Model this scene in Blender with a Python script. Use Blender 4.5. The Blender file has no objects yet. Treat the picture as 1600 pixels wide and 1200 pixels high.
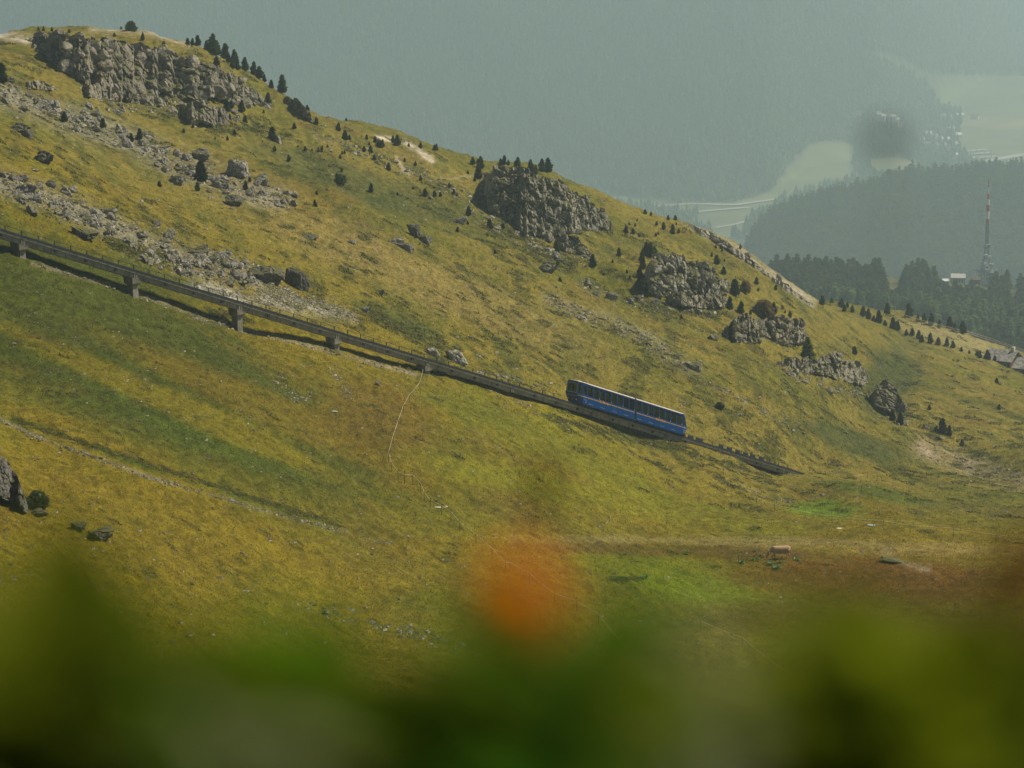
import bpy, math, random
import numpy as np
from mathutils import Vector, Matrix

random.seed(7)
RNG = np.random.default_rng(11)
S = bpy.context.scene
COL = S.collection

# ------------------------------------------------------------------ camera
FPX = 4537.0                      # focal length in pixels of a 1600 px wide frame
PITCH = math.radians(11.0)
CP, SP = math.cos(PITCH), math.sin(PITCH)
cam_d = bpy.data.cameras.new('camera')
cam_d.sensor_width = 36.0
cam_d.lens = 36.0 * FPX / 1600.0
cam_d.clip_start = 0.05
cam_d.clip_end = 30000.0
cam_d.dof.use_dof = True
cam_d.dof.focus_distance = 360.0
cam_d.dof.aperture_fstop = 2.7
cam = bpy.data.objects.new('camera', cam_d)
COL.objects.link(cam)
cam.rotation_euler = (math.pi / 2 - PITCH, 0, 0)
S.camera = cam

# ------------------------------------------------------------------ light
SUN_EL = math.radians(52)
SUN_AZ = math.radians(70)         # from +Y (away from the camera) towards +X
w = bpy.data.worlds.new('World')
S.world = w
w.use_nodes = True
nt = w.node_tree
nt.nodes.clear()
sky = nt.nodes.new('ShaderNodeTexSky')
sky.sky_type = 'NISHITA'
sky.sun_disc = False
sky.sun_elevation = SUN_EL
sky.sun_rotation = SUN_AZ
sky.altitude = 2000
bgn = nt.nodes.new('ShaderNodeBackground')
bgn.inputs['Strength'].default_value = 0.055
wo = nt.nodes.new('ShaderNodeOutputWorld')
nt.links.new(sky.outputs[0], bgn.inputs[0])
nt.links.new(bgn.outputs[0], wo.inputs[0])
sun_d = bpy.data.lights.new('sun', 'SUN')
sun_d.energy = 5.0
sun_d.angle = math.radians(0.6)
sun_d.color = (1.0, 0.905, 0.73)
sun = bpy.data.objects.new('sun', sun_d)
COL.objects.link(sun)
sdir = Vector((math.sin(SUN_AZ) * math.cos(SUN_EL), math.cos(SUN_AZ) * math.cos(SUN_EL), math.sin(SUN_EL)))
sun.rotation_euler = sdir.to_track_quat('Z', 'Y').to_euler()
sun.location = (0, 0, 80)

S.view_settings.view_transform = 'Standard'
S.view_settings.look = 'None'
S.view_settings.gamma = 1.0
S.view_settings.exposure = 0.24
S.view_settings.use_curve_mapping = False
S.cycles.use_denoising = True
S.cycles.volume_bounces = 1
S.cycles.max_bounces = 6
S.cycles.transparent_max_bounces = 8
HAZE_DENSITY = 0.00018

# ------------------------------------------------------------------ noise
def _h(ix, iy, iz, seed):
    n = (ix.astype(np.int64) * 374761393 + iy.astype(np.int64) * 668265263 + iz.astype(np.int64) * 2147483647 + seed * 974634777) & 0xffffffff
    n = ((n ^ (n >> 13)) * 1274126177) & 0xffffffff
    n = (n ^ (n >> 16)) * 2246822519 & 0xffffffff
    return ((n ^ (n >> 15)) & 0xffffff) / float(0xffffff)

def vnoise(x, y, z=None, seed=0):
    if z is None: z = np.zeros_like(x)
    ix, iy, iz = np.floor(x), np.floor(y), np.floor(z)
    fx, fy, fz = x - ix, y - iy, z - iz
    fx = fx * fx * (3 - 2 * fx); fy = fy * fy * (3 - 2 * fy); fz = fz * fz * (3 - 2 * fz)
    r = 0
    for a in (0, 1):
        for b in (0, 1):
            for c in (0, 1):
                wgt = (fx if a else 1 - fx) * (fy if b else 1 - fy) * (fz if c else 1 - fz)
                r = r + wgt * _h(ix + a, iy + b, iz + c, seed)
    return r * 2 - 1

def vnoise2(x, y, seed=0):
    ix, iy = np.floor(x), np.floor(y)
    fx, fy = x - ix, y - iy
    fx = fx * fx * (3 - 2 * fx); fy = fy * fy * (3 - 2 * fy)
    z = np.zeros_like(ix)
    r = 0
    for a in (0, 1):
        for b in (0, 1):
            r = r + (fx if a else 1 - fx) * (fy if b else 1 - fy) * _h(ix + a, iy + b, z, seed)
    return r * 2 - 1

def fbm2(x, y, scale, octv=4, seed=0, gain=0.5):
    r, a, f = 0, 1.0, 1.0 / scale
    for k in range(octv):
        r = r + a * vnoise2(x * f + 17.3 * k, y * f - 9.1 * k, seed + k)
        a *= gain; f *= 2.03
    return r

def fbm3(x, y, z, scale, octv=4, seed=0, gain=0.5):
    r, a, f = 0, 1.0, 1.0 / scale
    for k in range(octv):
        r = r + a * vnoise(x * f, y * f, z * f + 5.7 * k, seed + k)
        a *= gain; f *= 2.03
    return r

def voro(x, y, z, scale, seed=0):
    """nearest / second nearest distance and a random value of the cell"""
    x, y, z = x / scale, y / scale, z / scale
    ix, iy, iz = np.floor(x), np.floor(y), np.floor(z)
    f1 = np.full(x.shape, 9.0); f2 = np.full(x.shape, 9.0); idv = np.zeros(x.shape)
    for a in (-1, 0, 1):
        for b in (-1, 0, 1):
            for c in (-1, 0, 1):
                jx, jy, jz = ix + a, iy + b, iz + c
                px = jx + _h(jx, jy, jz, seed); py = jy + _h(jx, jy, jz, seed + 1); pz = jz + _h(jx, jy, jz, seed + 2)
                d = np.sqrt((px - x) ** 2 + (py - y) ** 2 + (pz - z) ** 2)
                near = d < f1
                f2 = np.where(near, f1, np.minimum(f2, d))
                idv = np.where(near, _h(jx, jy, jz, seed + 3), idv)
                f1 = np.where(near, d, f1)
    return f1, f2, idv

def sstep(a, b, x):
    t = np.clip((x - a) / (b - a), 0, 1)
    return t * t * (3 - 2 * t)

# ------------------------------------------------------------------ pixels <-> rays
def ray(px, py):
    """pixel of the 1600x1200 photograph -> (X/Y, Z/Y) of its line of sight"""
    u = (np.asarray(px, float) - 800) / FPX
    v = (600 - np.asarray(py, float)) / FPX
    den = CP + v * SP
    return u / den, (-SP + v * CP) / den

def unproj(px, py, d):
    a, e = ray(px, py)
    return np.stack([a * d, np.asarray(d) + 0 * a, e * d], -1)

def project(X, Y, Z):
    den = Y * CP - Z * SP
    v = (Y * SP + Z * CP) / den
    return 800 + X / den * FPX, 600 - v * FPX

# ------------------------------------------------------------------ helpers
def tag(o, label=None, cat=None, group=None, kind=None):
    if label: o['label'] = label
    if cat: o['category'] = cat
    if group: o['group'] = group
    if kind: o['kind'] = kind
    return o

def empty(name, loc=(0, 0, 0), rz=0.0, parent=None):
    o = bpy.data.objects.new(name, None)
    o.empty_display_size = 0.2
    COL.objects.link(o)
    o.location = loc
    o.rotation_euler = (0, 0, rz)
    if parent: o.parent = parent
    return o

def mesh_np(name, V, F, mats=(), smooth=False, mat_idx=None):
    """V (n,3), F (m,3) or (m,4) numpy -> mesh"""
    me = bpy.data.meshes.new(name)
    V = np.asarray(V, np.float32); F = np.asarray(F, np.int32)
    k = F.shape[1]
    me.vertices.add(len(V)); me.vertices.foreach_set('co', V.ravel())
    me.loops.add(F.size); me.loops.foreach_set('vertex_index', F.ravel())
    me.polygons.add(len(F)); me.polygons.foreach_set('loop_start', np.arange(0, F.size, k, dtype=np.int32))
    for m in mats: me.materials.append(m)
    if mat_idx is not None: me.polygons.foreach_set('material_index', np.asarray(mat_idx, np.int32))
    me.polygons.foreach_set('use_smooth', np.full(len(F), smooth))
    me.update(calc_edges=True)
    me.validate()
    return me

def link(name, me, parent=None, loc=None):
    o = bpy.data.objects.new(name, me)
    COL.objects.link(o)
    if parent: o.parent = parent
    if loc is not None: o.location = loc
    return o

class MB:
    """small mesh collector (mixed polygons)"""
    def __init__(s): s.v = []; s.f = []
    def add(s, vs, fs):
        b = len(s.v); s.v += [tuple(p) for p in vs]; s.f += [tuple(b + i for i in f) for f in fs]; return s
    def box(s, x0, x1, y0, y1, z0, z1, T=None):
        vs = [(x, y, z) for z in (z0, z1) for (x, y) in ((x0, y0), (x1, y0), (x1, y1), (x0, y1))]
        if T: vs = [T(*p) for p in vs]
        return s.add(vs, [(3, 2, 1, 0), (4, 5, 6, 7), (0, 1, 5, 4), (1, 2, 6, 5), (2, 3, 7, 6), (3, 0, 4, 7)])
    def slab(s, p0, p1, p2, p3, th):
        """a plate of four corners given thickness th along its normal (outwards = p0->p1 x p0->p3)"""
        P = [Vector(p) for p in (p0, p1, p2, p3)]
        n = (P[2] - P[0]).cross(P[3] - P[1]).normalized()
        Q = [p - n * th for p in P]
        return s.add([*P, *Q], [(0, 1, 2, 3), (7, 6, 5, 4), (0, 4, 5, 1), (1, 5, 6, 2), (2, 6, 7, 3), (3, 7, 4, 0)])
    def frame(s, p0, p1, p2, p3, w, th):
        """a window frame: border of width w inside the quad"""
        P = [Vector(p) for p in (p0, p1, p2, p3)]
        I = []
        for i in range(4):
            a = (P[(i + 1) % 4] - P[i]).normalized() * w; b = (P[(i - 1) % 4] - P[i]).normalized() * w
            I.append(P[i] + a + b)
        for i in range(4):
            j = (i + 1) % 4
            s.slab(P[i], P[j], I[j], I[i], th)
        return s
    def tube(s, a, b, r0, r1=None, n=8, caps=True):
        a, b = Vector(a), Vector(b)
        r1 = r0 if r1 is None else r1
        d = (b - a)
        if d.length < 1e-9: return s
        q = d.to_track_quat('Z', 'Y')
        vs = []
        for p, r in ((a, r0), (b, r1)):
            for k in range(n):
                t = 2 * math.pi * k / n
                vs.append(p + q @ Vector((r * math.cos(t), r * math.sin(t), 0)))
        fs = [(k, (k + 1) % n, n + (k + 1) % n, n + k) for k in range(n)]
        if caps: fs += [tuple(reversed(range(n))), tuple(range(n, 2 * n))]
        return s.add(vs, fs)
    def path(s, pts, r, n=6):
        for a, b in zip(pts[:-1], pts[1:]): s.tube(a, b, r, r, n)
        return s
    def ball(s, c, rx, ry, rz, n=8, m=6):
        vs = []; fs = []
        for i in range(m + 1):
            t = math.pi * i / m
            for k in range(n):
                p = 2 * math.pi * k / n
                vs.append((c[0] + rx * math.sin(t) * math.cos(p), c[1] + ry * math.sin(t) * math.sin(p), c[2] + rz * math.cos(t)))
        for i in range(m):
            for k in range(n):
                fs.append((i * n + k, (i + 1) * n + k, (i + 1) * n + (k + 1) % n, i * n + (k + 1) % n))
        return s.add(vs, fs)
    def mesh(s, name, mat, smooth=False):
        me = bpy.data.meshes.new(name)
        me.from_pydata(s.v, [], s.f)
        for m in (mat if isinstance(mat, (list, tuple)) else [mat]): me.materials.append(m)
        if smooth: me.polygons.foreach_set('use_smooth', [True] * len(me.polygons))
        me.update()
        return me
    def build(s, name, mat, parent=None, smooth=False, loc=None):
        return link(name, s.mesh(name, mat, smooth), parent, loc)

# ------------------------------------------------------------------ materials
class NT:
    def __init__(s, name, rough=0.9):
        s.m = bpy.data.materials.new(name); s.m.use_nodes = True
        s.t = s.m.node_tree; s.t.nodes.clear()
        s.out = s.n('ShaderNodeOutputMaterial'); s.p = s.n('ShaderNodeBsdfPrincipled')
        s.p.inputs['Roughness'].default_value = rough
        s.p.inputs['Specular IOR Level'].default_value = 0.25
        s.l(s.p.outputs[0], s.out.inputs[0])
    def n(s, typ, **kw):
        nd = s.t.nodes.new(typ)
        for k, v in kw.items(): setattr(nd, k, v)
        return nd
    def l(s, a, b): s.t.links.new(a, b)
    def coord(s, scale=(1, 1, 1), kind='Object'):
        c = s.n('ShaderNodeTexCoord'); m = s.n('ShaderNodeMapping'); m.inputs['Scale'].default_value = scale
        s.l(c.outputs[kind], m.inputs[0]); return m.outputs[0]
    def noise(s, vec, scale, detail=4, rough=0.55, dist=0.0):
        n = s.n('ShaderNodeTexNoise'); n.inputs['Scale'].default_value = scale; n.inputs['Detail'].default_value = detail
        n.inputs['Roughness'].default_value = rough; n.inputs['Distortion'].default_value = dist
        s.l(vec, n.inputs['Vector']); return n.outputs['Fac']
    def ramp(s, fac, stops):
        r = s.n('ShaderNodeValToRGB'); e = r.color_ramp.elements
        while len(e) < len(stops): e.new(0.5)
        for k, (p, c) in enumerate(stops):
            e[k].position = p; e[k].color = (*c, 1) if isinstance(c, tuple) else (c, c, c, 1)
        s.l(fac, r.inputs[0]); return r.outputs[0]
    def mix(s, fac, a, b, mode='MIX'):
        m = s.n('ShaderNodeMix', data_type='RGBA', blend_type=mode)
        for sock, v in ((m.inputs[0], fac), (m.inputs[6], a), (m.inputs[7], b)):
            if isinstance(v, (int, float)): sock.default_value = v
            elif isinstance(v, tuple): sock.default_value = (*v, 1)
            else: s.l(v, sock)
        return m.outputs[2]
    def math(s, op, a, b=0.0):
        m = s.n('ShaderNodeMath', operation=op)
        for sock, v in ((m.inputs[0], a), (m.inputs[1], b)):
            if isinstance(v, (int, float)): sock.default_value = v
            else: s.l(v, sock)
        return m.outputs[0]
    def color(s, c):
        if isinstance(c, tuple): s.p.inputs['Base Color'].default_value = (*c, 1)
        else: s.l(c, s.p.inputs['Base Color'])
        return s
    def bump(s, h, strength=0.5, dist=0.1, prev=None):
        b = s.n('ShaderNodeBump'); b.inputs['Strength'].default_value = strength; b.inputs['Distance'].default_value = dist
        s.l(h, b.inputs['Height'])
        if prev: s.l(prev, b.inputs['Normal'])
        s.l(b.outputs[0], s.p.inputs['Normal']); return b.outputs[0]

def plain(name, c, rough=0.6, metal=0.0, var=0.12, vscale=3.0):
    m = NT(name, rough)
    n = m.noise(m.coord(), vscale, 4)
    m.color(m.mix(1.0, c, m.ramp(n, [(0.3, 1 - var), (0.7, 1 + var)]), 'MULTIPLY'))
    m.p.inputs['Metallic'].default_value = metal
    return m.m

def rock_mat(name, base=(0.29, 0.26, 0.205), dark=(0.13, 0.115, 0.08), moss=0.35, scale=1.0, world=True, ochre=0.25):
    m = NT(name, 0.95)
    vec = m.coord((scale, scale, scale))
    info = m.n('ShaderNodeObjectInfo')
    big = m.noise(vec, 0.35, 5, 0.6)
    mid = m.noise(vec, 1.6, 6, 0.65, 0.4)
    fine = m.noise(vec, 7.0, 5, 0.7)
    c = m.mix(m.ramp(mid, [(0.34, 0.0), (0.62, 1.0)]), dark, base)
    c = m.mix(m.ramp(big, [(0.48, 0.0), (0.75, ochre)]), c, (0.26, 0.19, 0.11))
    huge = m.noise(m.coord((0.14, 0.14, 0.10)), 1.0, 4, 0.6)
    c = m.mix(1.0, c, m.ramp(huge, [(0.36, 0.62), (0.62, 1.15)]), 'MULTIPLY')
    light = tuple(min(0.62, v * 1.55) for v in base)
    c = m.mix(m.ramp(fine, [(0.5, 0.0), (0.72, 0.7)]), c, light)
    vo = m.n('ShaderNodeTexVoronoi', feature='DISTANCE_TO_EDGE'); vo.inputs['Scale'].default_value = 0.9
    wv = m.n('ShaderNodeTexNoise'); wv.inputs['Scale'].default_value = 1.3; wv.inputs['Detail'].default_value = 3
    m.l(vec, wv.inputs['Vector'])
    av = m.n('ShaderNodeVectorMath', operation='MULTIPLY_ADD'); m.l(wv.outputs['Color'], av.inputs[0])
    av.inputs[1].default_value = (0.9, 0.9, 0.9); m.l(vec, av.inputs[2]); m.l(av.outputs[0], vo.inputs['Vector'])
    crack = m.ramp(vo.outputs['Distance'], [(0.0, 0.45), (0.07, 1.0)])
    c = m.mix(0.75, c, crack, 'MULTIPLY')
    hsv = m.n('ShaderNodeHueSaturation'); m.l(c, hsv.inputs['Color'])
    m.l(m.math('MULTIPLY_ADD', info.outputs['Random'], 0.5), hsv.inputs['Value'])
    hsv.inputs['Value'].default_value = 1
    mm = m.n('ShaderNodeMath', operation='MULTIPLY_ADD'); m.l(info.outputs['Random'], mm.inputs[0]); mm.inputs[1].default_value = 0.45; mm.inputs[2].default_value = 0.78
    m.l(mm.outputs[0], hsv.inputs['Value'])
    c = hsv.outputs[0]
    if moss > 0:
        g = m.n('ShaderNodeNewGeometry'); sx = m.n('ShaderNodeSeparateXYZ'); m.l(g.outputs['Normal'], sx.inputs[0])
        up = m.math('ADD', sx.outputs[2], m.math('MULTIPLY', m.math('SUBTRACT', m.noise(vec, 0.8, 5), 0.5), 1.3))
        f = m.ramp(up, [(0.80 - 0.3 * moss, 0.0), (0.90 - 0.3 * moss, 1.0)])
        gc = m.mix(m.ramp(fine, [(0.35, 0.0), (0.65, 1.0)]), (0.045, 0.055, 0.014), (0.13, 0.115, 0.035))
        c = m.mix(f, c, gc)
    m.color(c)
    b1 = m.bump(mid, 0.8, 0.35 / scale)
    b2 = m.bump(vo.outputs['Distance'], 0.5, 0.3 / scale, b1)
    m.bump(fine, 0.6, 0.10 / scale, b2)
    return m.m

M_CLIFF = rock_mat('limestone cliff', moss=0.85, scale=0.8, ochre=0.6)
M_CLIFFG = rock_mat('grassy limestone cliff', base=(0.33, 0.31, 0.26), moss=1.1, scale=0.8)
M_ROCK = rock_mat('limestone boulder', base=(0.36, 0.335, 0.285), moss=0.12, scale=1.6, ochre=0.12)
M_ROCKD = rock_mat('dark lichened boulder', base=(0.17, 0.16, 0.135), dark=(0.05, 0.047, 0.04), moss=0.3, scale=1.6)
M_PALE = rock_mat('pale bare limestone', base=(0.35, 0.32, 0.26), dark=(0.19, 0.17, 0.13), moss=0.2, scale=1.2, ochre=0.3)

def foliage_mat(name, c0, c1, c2=None, rnd=0.35, transl=0.25, rough=0.8, spec=0.2):
    m = NT(name, rough)
    m.p.inputs['Specular IOR Level'].default_value = spec
    vec = m.coord()
    n = m.noise(vec, 2.2, 4, 0.7)
    c = m.mix(m.ramp(n, [(0.35, 0.0), (0.65, 1.0)]), c0, c1)
    if c2: c = m.mix(m.ramp(m.noise(vec, 0.7, 3), [(0.5, 0.0), (0.7, 1.0)]), c, c2)
    info = m.n('ShaderNodeObjectInfo')
    hs = m.n('ShaderNodeHueSaturation'); m.l(c, hs.inputs['Color'])
    mm = m.n('ShaderNodeMath', operation='MULTIPLY_ADD'); m.l(info.outputs['Random'], mm.inputs[0]); mm.inputs[1].default_value = rnd * 2; mm.inputs[2].default_value = 1 - rnd
    m.l(mm.outputs[0], hs.inputs['Value'])
    m.color(hs.outputs[0])
    if transl > 0:
        tr = m.n('ShaderNodeBsdfTranslucent'); m.l(hs.outputs[0], tr.inputs[0])
        mx = m.n('ShaderNodeMixShader'); mx.inputs[0].default_value = transl
        m.l(m.p.outputs[0], mx.inputs[1]); m.l(tr.outputs[0], mx.inputs[2]); m.l(mx.outputs[0], m.out.inputs[0])
    return m.m

M_PINE = foliage_mat('stone pine needles', (0.040, 0.062, 0.018), (0.095, 0.12, 0.032), transl=0.3)
M_LARCH = foliage_mat('larch needles', (0.22, 0.28, 0.04), (0.34, 0.38, 0.07), transl=0.55)
M_WOODLAND = foliage_mat('far forest', (0.075, 0.12, 0.025), (0.17, 0.23, 0.05), (0.26, 0.30, 0.07), rnd=0.5, transl=0.6)
M_SHRUB = foliage_mat('dwarf shrub leaves', (0.05, 0.06, 0.010), (0.105, 0.105, 0.02), (0.12, 0.085, 0.025), transl=0.25)
M_BARK = plain('bark', (0.09, 0.065, 0.045), 0.95, var=0.3, vscale=8)
# ------------------------------------------------------------------ the near terrain (Y 46 .. 2000 m)
CTRL = {
 -400: [(1200,95),(1000,125),(860,150),(740,180),(600,210),(480,230),(360,255),(240,310),(160,350),(60,440)],
 0: [(1200,105),(1000,140),(860,170),(740,210),(660,235),(560,262),(480,276),(402,289),(330,302),(270,325),(210,355),(150,400),(100,455),(72,510)],
 200: [(1200,115),(1000,160),(860,198),(740,228),(600,266),(520,285),(464,300.5),(400,315),(330,345),(250,395),(180,465),(110,525)],
 400: [(1200,125),(1000,185),(860,222),(760,248),(680,268),(600,290),(525,315),(495,322),(450,335),(400,353),(330,390),(270,430),(215,480),(160,540)],
 600: [(1200,135),(1000,205),(880,240),(780,268),(700,288),(620,312),(566,331),(500,352),(440,375),(380,405),(320,445),(270,500),(230,560)],
 800: [(1200,140),(1000,215),(930,238),(860,262),(800,282),(740,303),(680,322),(621,346),(560,365),(500,395),(440,430),(380,470),(330,520),(290,575)],
 1000: [(1200,160),(1000,235),(900,265),(850,290),(780,320),(730,342),(686,364),(600,392),(520,428),(460,470),(400,520),(355,590)],
 1200: [(1200,170),(1000,245),(940,262),(872,290),(830,313),(790,340),(760,366),(739,387),(690,398),(650,410),(580,445),(520,490),(470,560)],
 1270: [(744,391),(730,402),(700,410)],
 1400: [(1200,175),(1000,242),(900,278),(860,292),(820,312),(793,345),(740,420),(700,450),(640,500),(590,560),(540,640),(508,730)],
 1600: [(1200,180),(1000,235),(900,270),(850,300),(825,345),(780,410),(740,450),(690,500),(640,560),(600,640),(575,720)],
 2000: [(1200,190),(1000,240),(850,300),(740,450),(640,580),(590,720)],
}
CREST = [(-400,30,520),(0,58,545),(60,44,560),(130,42,565),(210,46,565),(300,66,568),(370,100,572),(430,137,575),(480,174,585),
         (560,194,600),(640,221,612),(740,257,625),(830,262,628),(880,282,635),(930,304,645),(1000,332,655),(1070,350,665),(1130,375,672),
         (1170,397,678),(1210,430,690),(1240,455,700),(1270,474,715),(1320,476,740),(1400,492,780),(1450,508,790),(1500,528,800),(1600,558,820),(2000,600,850)]
def fit_rbf():
    P = []
    for px, lst in CTRL.items():
        for py, d in lst:
            a, e = ray(px, py); P.append((a, math.log(d), e))
    for px, py, d in CREST:
        a, e = ray(px, py)
        P.append((a, math.log(d), e))
        P.append((a, math.log(d * 1.06), e - 0.006))
        P.append((a, math.log(d * 1.25), e - 0.035))
    for px in (-700, -400, -100, 200, 500, 800, 1000, 1150, 1250, 1325, 1400, 1500, 1600, 2000, 2400):
        t = min(max((px - 1150) / 450, 0), 1)
        for d, y0, y1 in ((1150, 570, 590), (1300, 500, 548), (1500, 458, 505), (1750, 425, 455), (2000, 560, 560)):
            a, e = ray(px, y0 + (y1 - y0) * t); P.append((a, math.log(d), e))
    for px in (-400, 200, 800, 1400, 2000):
        a, e = ray(px, 600)
        P.append((a, math.log(46), -0.44)); P.append((a, math.log(70), -0.40))
    P = np.array(P)
    return P
RP = fit_rbf()
SX = 9.0
def _phi(r2): return 0.5 * r2 * np.log(r2 + 1e-12)
def _rbf_solve():
    X = np.stack([RP[:, 0] * SX, RP[:, 1] * 1.6], 1)
    n = len(X)
    D2 = ((X[:, None] - X[None]) ** 2).sum(-1)
    A = np.zeros((n + 3, n + 3)); A[:n, :n] = _phi(D2) + np.eye(n) * 2e-4
    A[:n, n] = 1; A[:n, n + 1:] = X; A[n, :n] = 1; A[n + 1:, :n] = X.T
    b = np.zeros(n + 3); b[:n] = RP[:, 2]
    return X, np.linalg.solve(A, b)
RX, RW = _rbf_solve()
def rbf_e(a, ly):
    q = np.stack([np.ravel(a) * SX, np.ravel(ly) * 1.6], 1)
    out = np.empty(len(q)); n = len(RX)
    for i in range(0, len(q), 40000):
        c = q[i:i + 40000]
        D2 = ((c[:, None] - RX[None]) ** 2).sum(-1)
        out[i:i + 40000] = _phi(D2) @ RW[:n] + RW[n] + c @ RW[n + 1:]
    return out.reshape(np.shape(a))

ua = np.concatenate([np.linspace(-0.42, -0.195, 30, endpoint=False), np.linspace(-0.195, 0.195, 560), np.linspace(0.195, 0.42, 31)[1:]])
Ys = np.concatenate([np.geomspace(46, 150, 90, endpoint=False), np.geomspace(150, 860, 720, endpoint=False), np.geomspace(860, 2000, 110)])
LY = np.log(Ys)
# smooth base on a coarser lattice, bilinear to the fine one
ca = np.linspace(-0.42, 0.42, 170); cl = np.linspace(LY[0], LY[-1], 260)
CE = rbf_e(*np.meshgrid(ca, cl))
def bil(G, xs, ys, x, y):
    fi = np.clip((x - xs[0]) / (xs[-1] - xs[0]) * (len(xs) - 1), 0, len(xs) - 1.001)
    fj = np.clip((y - ys[0]) / (ys[-1] - ys[0]) * (len(ys) - 1), 0, len(ys) - 1.001)
    i = fi.astype(int); j = fj.astype(int); fx = fi - i; fy = fj - j
    return (G[j, i] * (1 - fx) + G[j, i + 1] * fx) * (1 - fy) + (G[j + 1, i] * (1 - fx) + G[j + 1, i + 1] * fx) * fy
GA, GL = np.meshgrid(ua, LY)
GE = bil(CE, ca, cl, GA, GL)
GY = np.exp(GL); GX = GA * GY; GZ = GE * GY
GPX, GPY = project(GX, GY, GZ)

# relief: undulations, terracettes, hummocks (quiet next to the track, stronger on the upper hill)
D_TR = np.abs((GX + 51) * 65 / 87.1 - (GY - 290) * 58 / 87.1)     # distance to the track in plan
quiet = 0.25 + 0.75 * sstep(2, 14, D_TR)
up = sstep(330, 520, GY)
rel = quiet * (0.9 * fbm2(GX, GY, 34, 3, 1) + (0.30 + 0.35 * up) * fbm2(GX, GY, 9, 4, 5))
rel += quiet * (0.16 + 0.16 * up) * np.abs(fbm2(GX + 0.4 * GY, GZ * 5, 2.6, 3, 9))      # terracettes follow the contour
rel += 0.12 * fbm2(GX, GY, 1.1, 3, 13) * sstep(900, 500, GY)
crest_fade = 1.0
rel *= np.where(GY > 1000, 3.0, 1.0) * sstep(46, 120, GY)
# hollow behind the spur that runs down from the left, and the two gullies on the right
def blob(cx, cy, rx, ry, rot=0.0):
    c, s_ = math.cos(rot), math.sin(rot)
    dx, dy = GPX - cx, GPY - cy
    return np.exp(-(((dx * c + dy * s_) / rx) ** 2 + ((-dx * s_ + dy * c) / ry) ** 2))
front = sstep(900, 820, GY) * sstep(200, 260, GY)
rel -= front * (3.0 * blob(560, 275, 190, 26, 0.33) + 3.0 * blob(900, 400, 130, 24, 0.55) + 3.5 * blob(1385, 600, 40, 60, 0.7) + 4.0 * blob(1500, 700, 120, 22, 0.35))
rel -= 0.5 * blob(300, 490, 170, 30, 0.29) * (D_TR < 7) * sstep(7, 4, D_TR)
rel += front * (2.0 * blob(480, 300, 170, 16, 0.36) + 1.5 * blob(860, 455, 160, 14, 0.45) + 1.2 * blob(1340, 780, 70, 14, 0.1))
GZ = GZ + rel
GE = GZ / GY
GPX, GPY = project(GX, GY, GZ)

def gidx(x, y):
    a = x / y
    fi = np.interp(a, ua, np.arange(len(ua))); fj = np.interp(np.log(y), LY, np.arange(len(LY)))
    i = np.minimum(fi.astype(int), len(ua) - 2); j = np.minimum(fj.astype(int), len(LY) - 2)
    return i, j, fi - i, fj - j
def height(x, y):
    x = np.atleast_1d(np.asarray(x, float)); y = np.atleast_1d(np.asarray(y, float))
    i, j, fx, fy = gidx(x, y)
    return (GZ[j, i] * (1 - fx) + GZ[j, i + 1] * fx) * (1 - fy) + (GZ[j + 1, i] * (1 - fx) + GZ[j + 1, i + 1] * fx) * fy
def hit(px, py, ymin=60.0):
    """where the lines of sight meet the terrain: arrays of points; misses come back as nan"""
    a, e = ray(px, py)
    a = np.atleast_1d(a); e = np.atleast_1d(e)
    fi = np.interp(a, ua, np.arange(len(ua))); i = np.minimum(fi.astype(int), len(ua) - 2); f = fi - i
    out = np.full((len(a), 3), np.nan)
    j0 = int(np.searchsorted(Ys, ymin))
    for k in range(0, len(a), 4000):
        s_ = slice(k, k + 4000)
        colE = GE[j0:, i[s_]] * (1 - f[s_]) + GE[j0:, i[s_] + 1] * f[s_]
        above = colE >= e[s_][None]
        jj = above.argmax(0); ok = above.any(0)
        jj1 = np.maximum(jj, 1)
        c = np.arange(colE.shape[1])
        e1 = colE[jj1, c]; e0 = colE[jj1 - 1, c]
        t = np.clip((e[s_] - e0) / np.where(np.abs(e1 - e0) < 1e-9, 1, e1 - e0), 0, 1)
        y = np.exp(LY[j0 + jj1 - 1] * (1 - t) + LY[j0 + jj1] * t)
        out[s_] = np.where(ok[:, None], np.stack([a[s_] * y, y, e[s_] * y], 1), np.nan)
    return out
def hit1(px, py):
    p = hit(px, py)[0]
    k = 0
    while np.isnan(p[0]) and k < 60:
        py += 1.0; k += 1; p = hit(px, py)[0]
    return Vector(p)

# ground colours: what grows where, and the shade painted on some slopes
def lerp(a, b, t): return a * (1 - t[..., None]) + np.array(b) * t[..., None]
n1 = fbm2(GX, GY * 0.6, 22, 4, 31); n2 = fbm2(GX, GY, 5, 4, 41); n3 = fbm2(GX + 0.35 * GY, GZ * 3.5, 3.2, 4, 51)
C = np.zeros(GX.shape + (3,)); C[:] = (0.157, 0.127, 0.022)
low = sstep(400, 280, GY)
C = lerp(C, (0.150, 0.115, 0.002), low * 0.9)
C = lerp(C, (0.100, 0.100, 0.010), sstep(-0.05, 0.75, n1 + 0.35 * n2) * (0.75 - 0.15 * low))
C = lerp(C, (0.085, 0.080, 0.014), sstep(0.34, 0.70, n3 + 0.2 * n1) * (1 - 0.65 * low))
C = lerp(C, (0.13, 0.090, 0.020), sstep(0.35, 0.8, fbm2(GX, GY, 12, 4, 61)) * 0.4)
C = lerp(C, (0.075, 0.080, 0.014), sstep(0.25, 0.55, fbm2(GX + 0.5 * GY, GZ * 3, 7.0, 4, 67)) * 0.55 * sstep(300, 380, GY))
zn = 0.45 * n1 + 0.3 * n2 + 0.2 * fbm2(GX, GY, 1.6, 3, 47)
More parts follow.
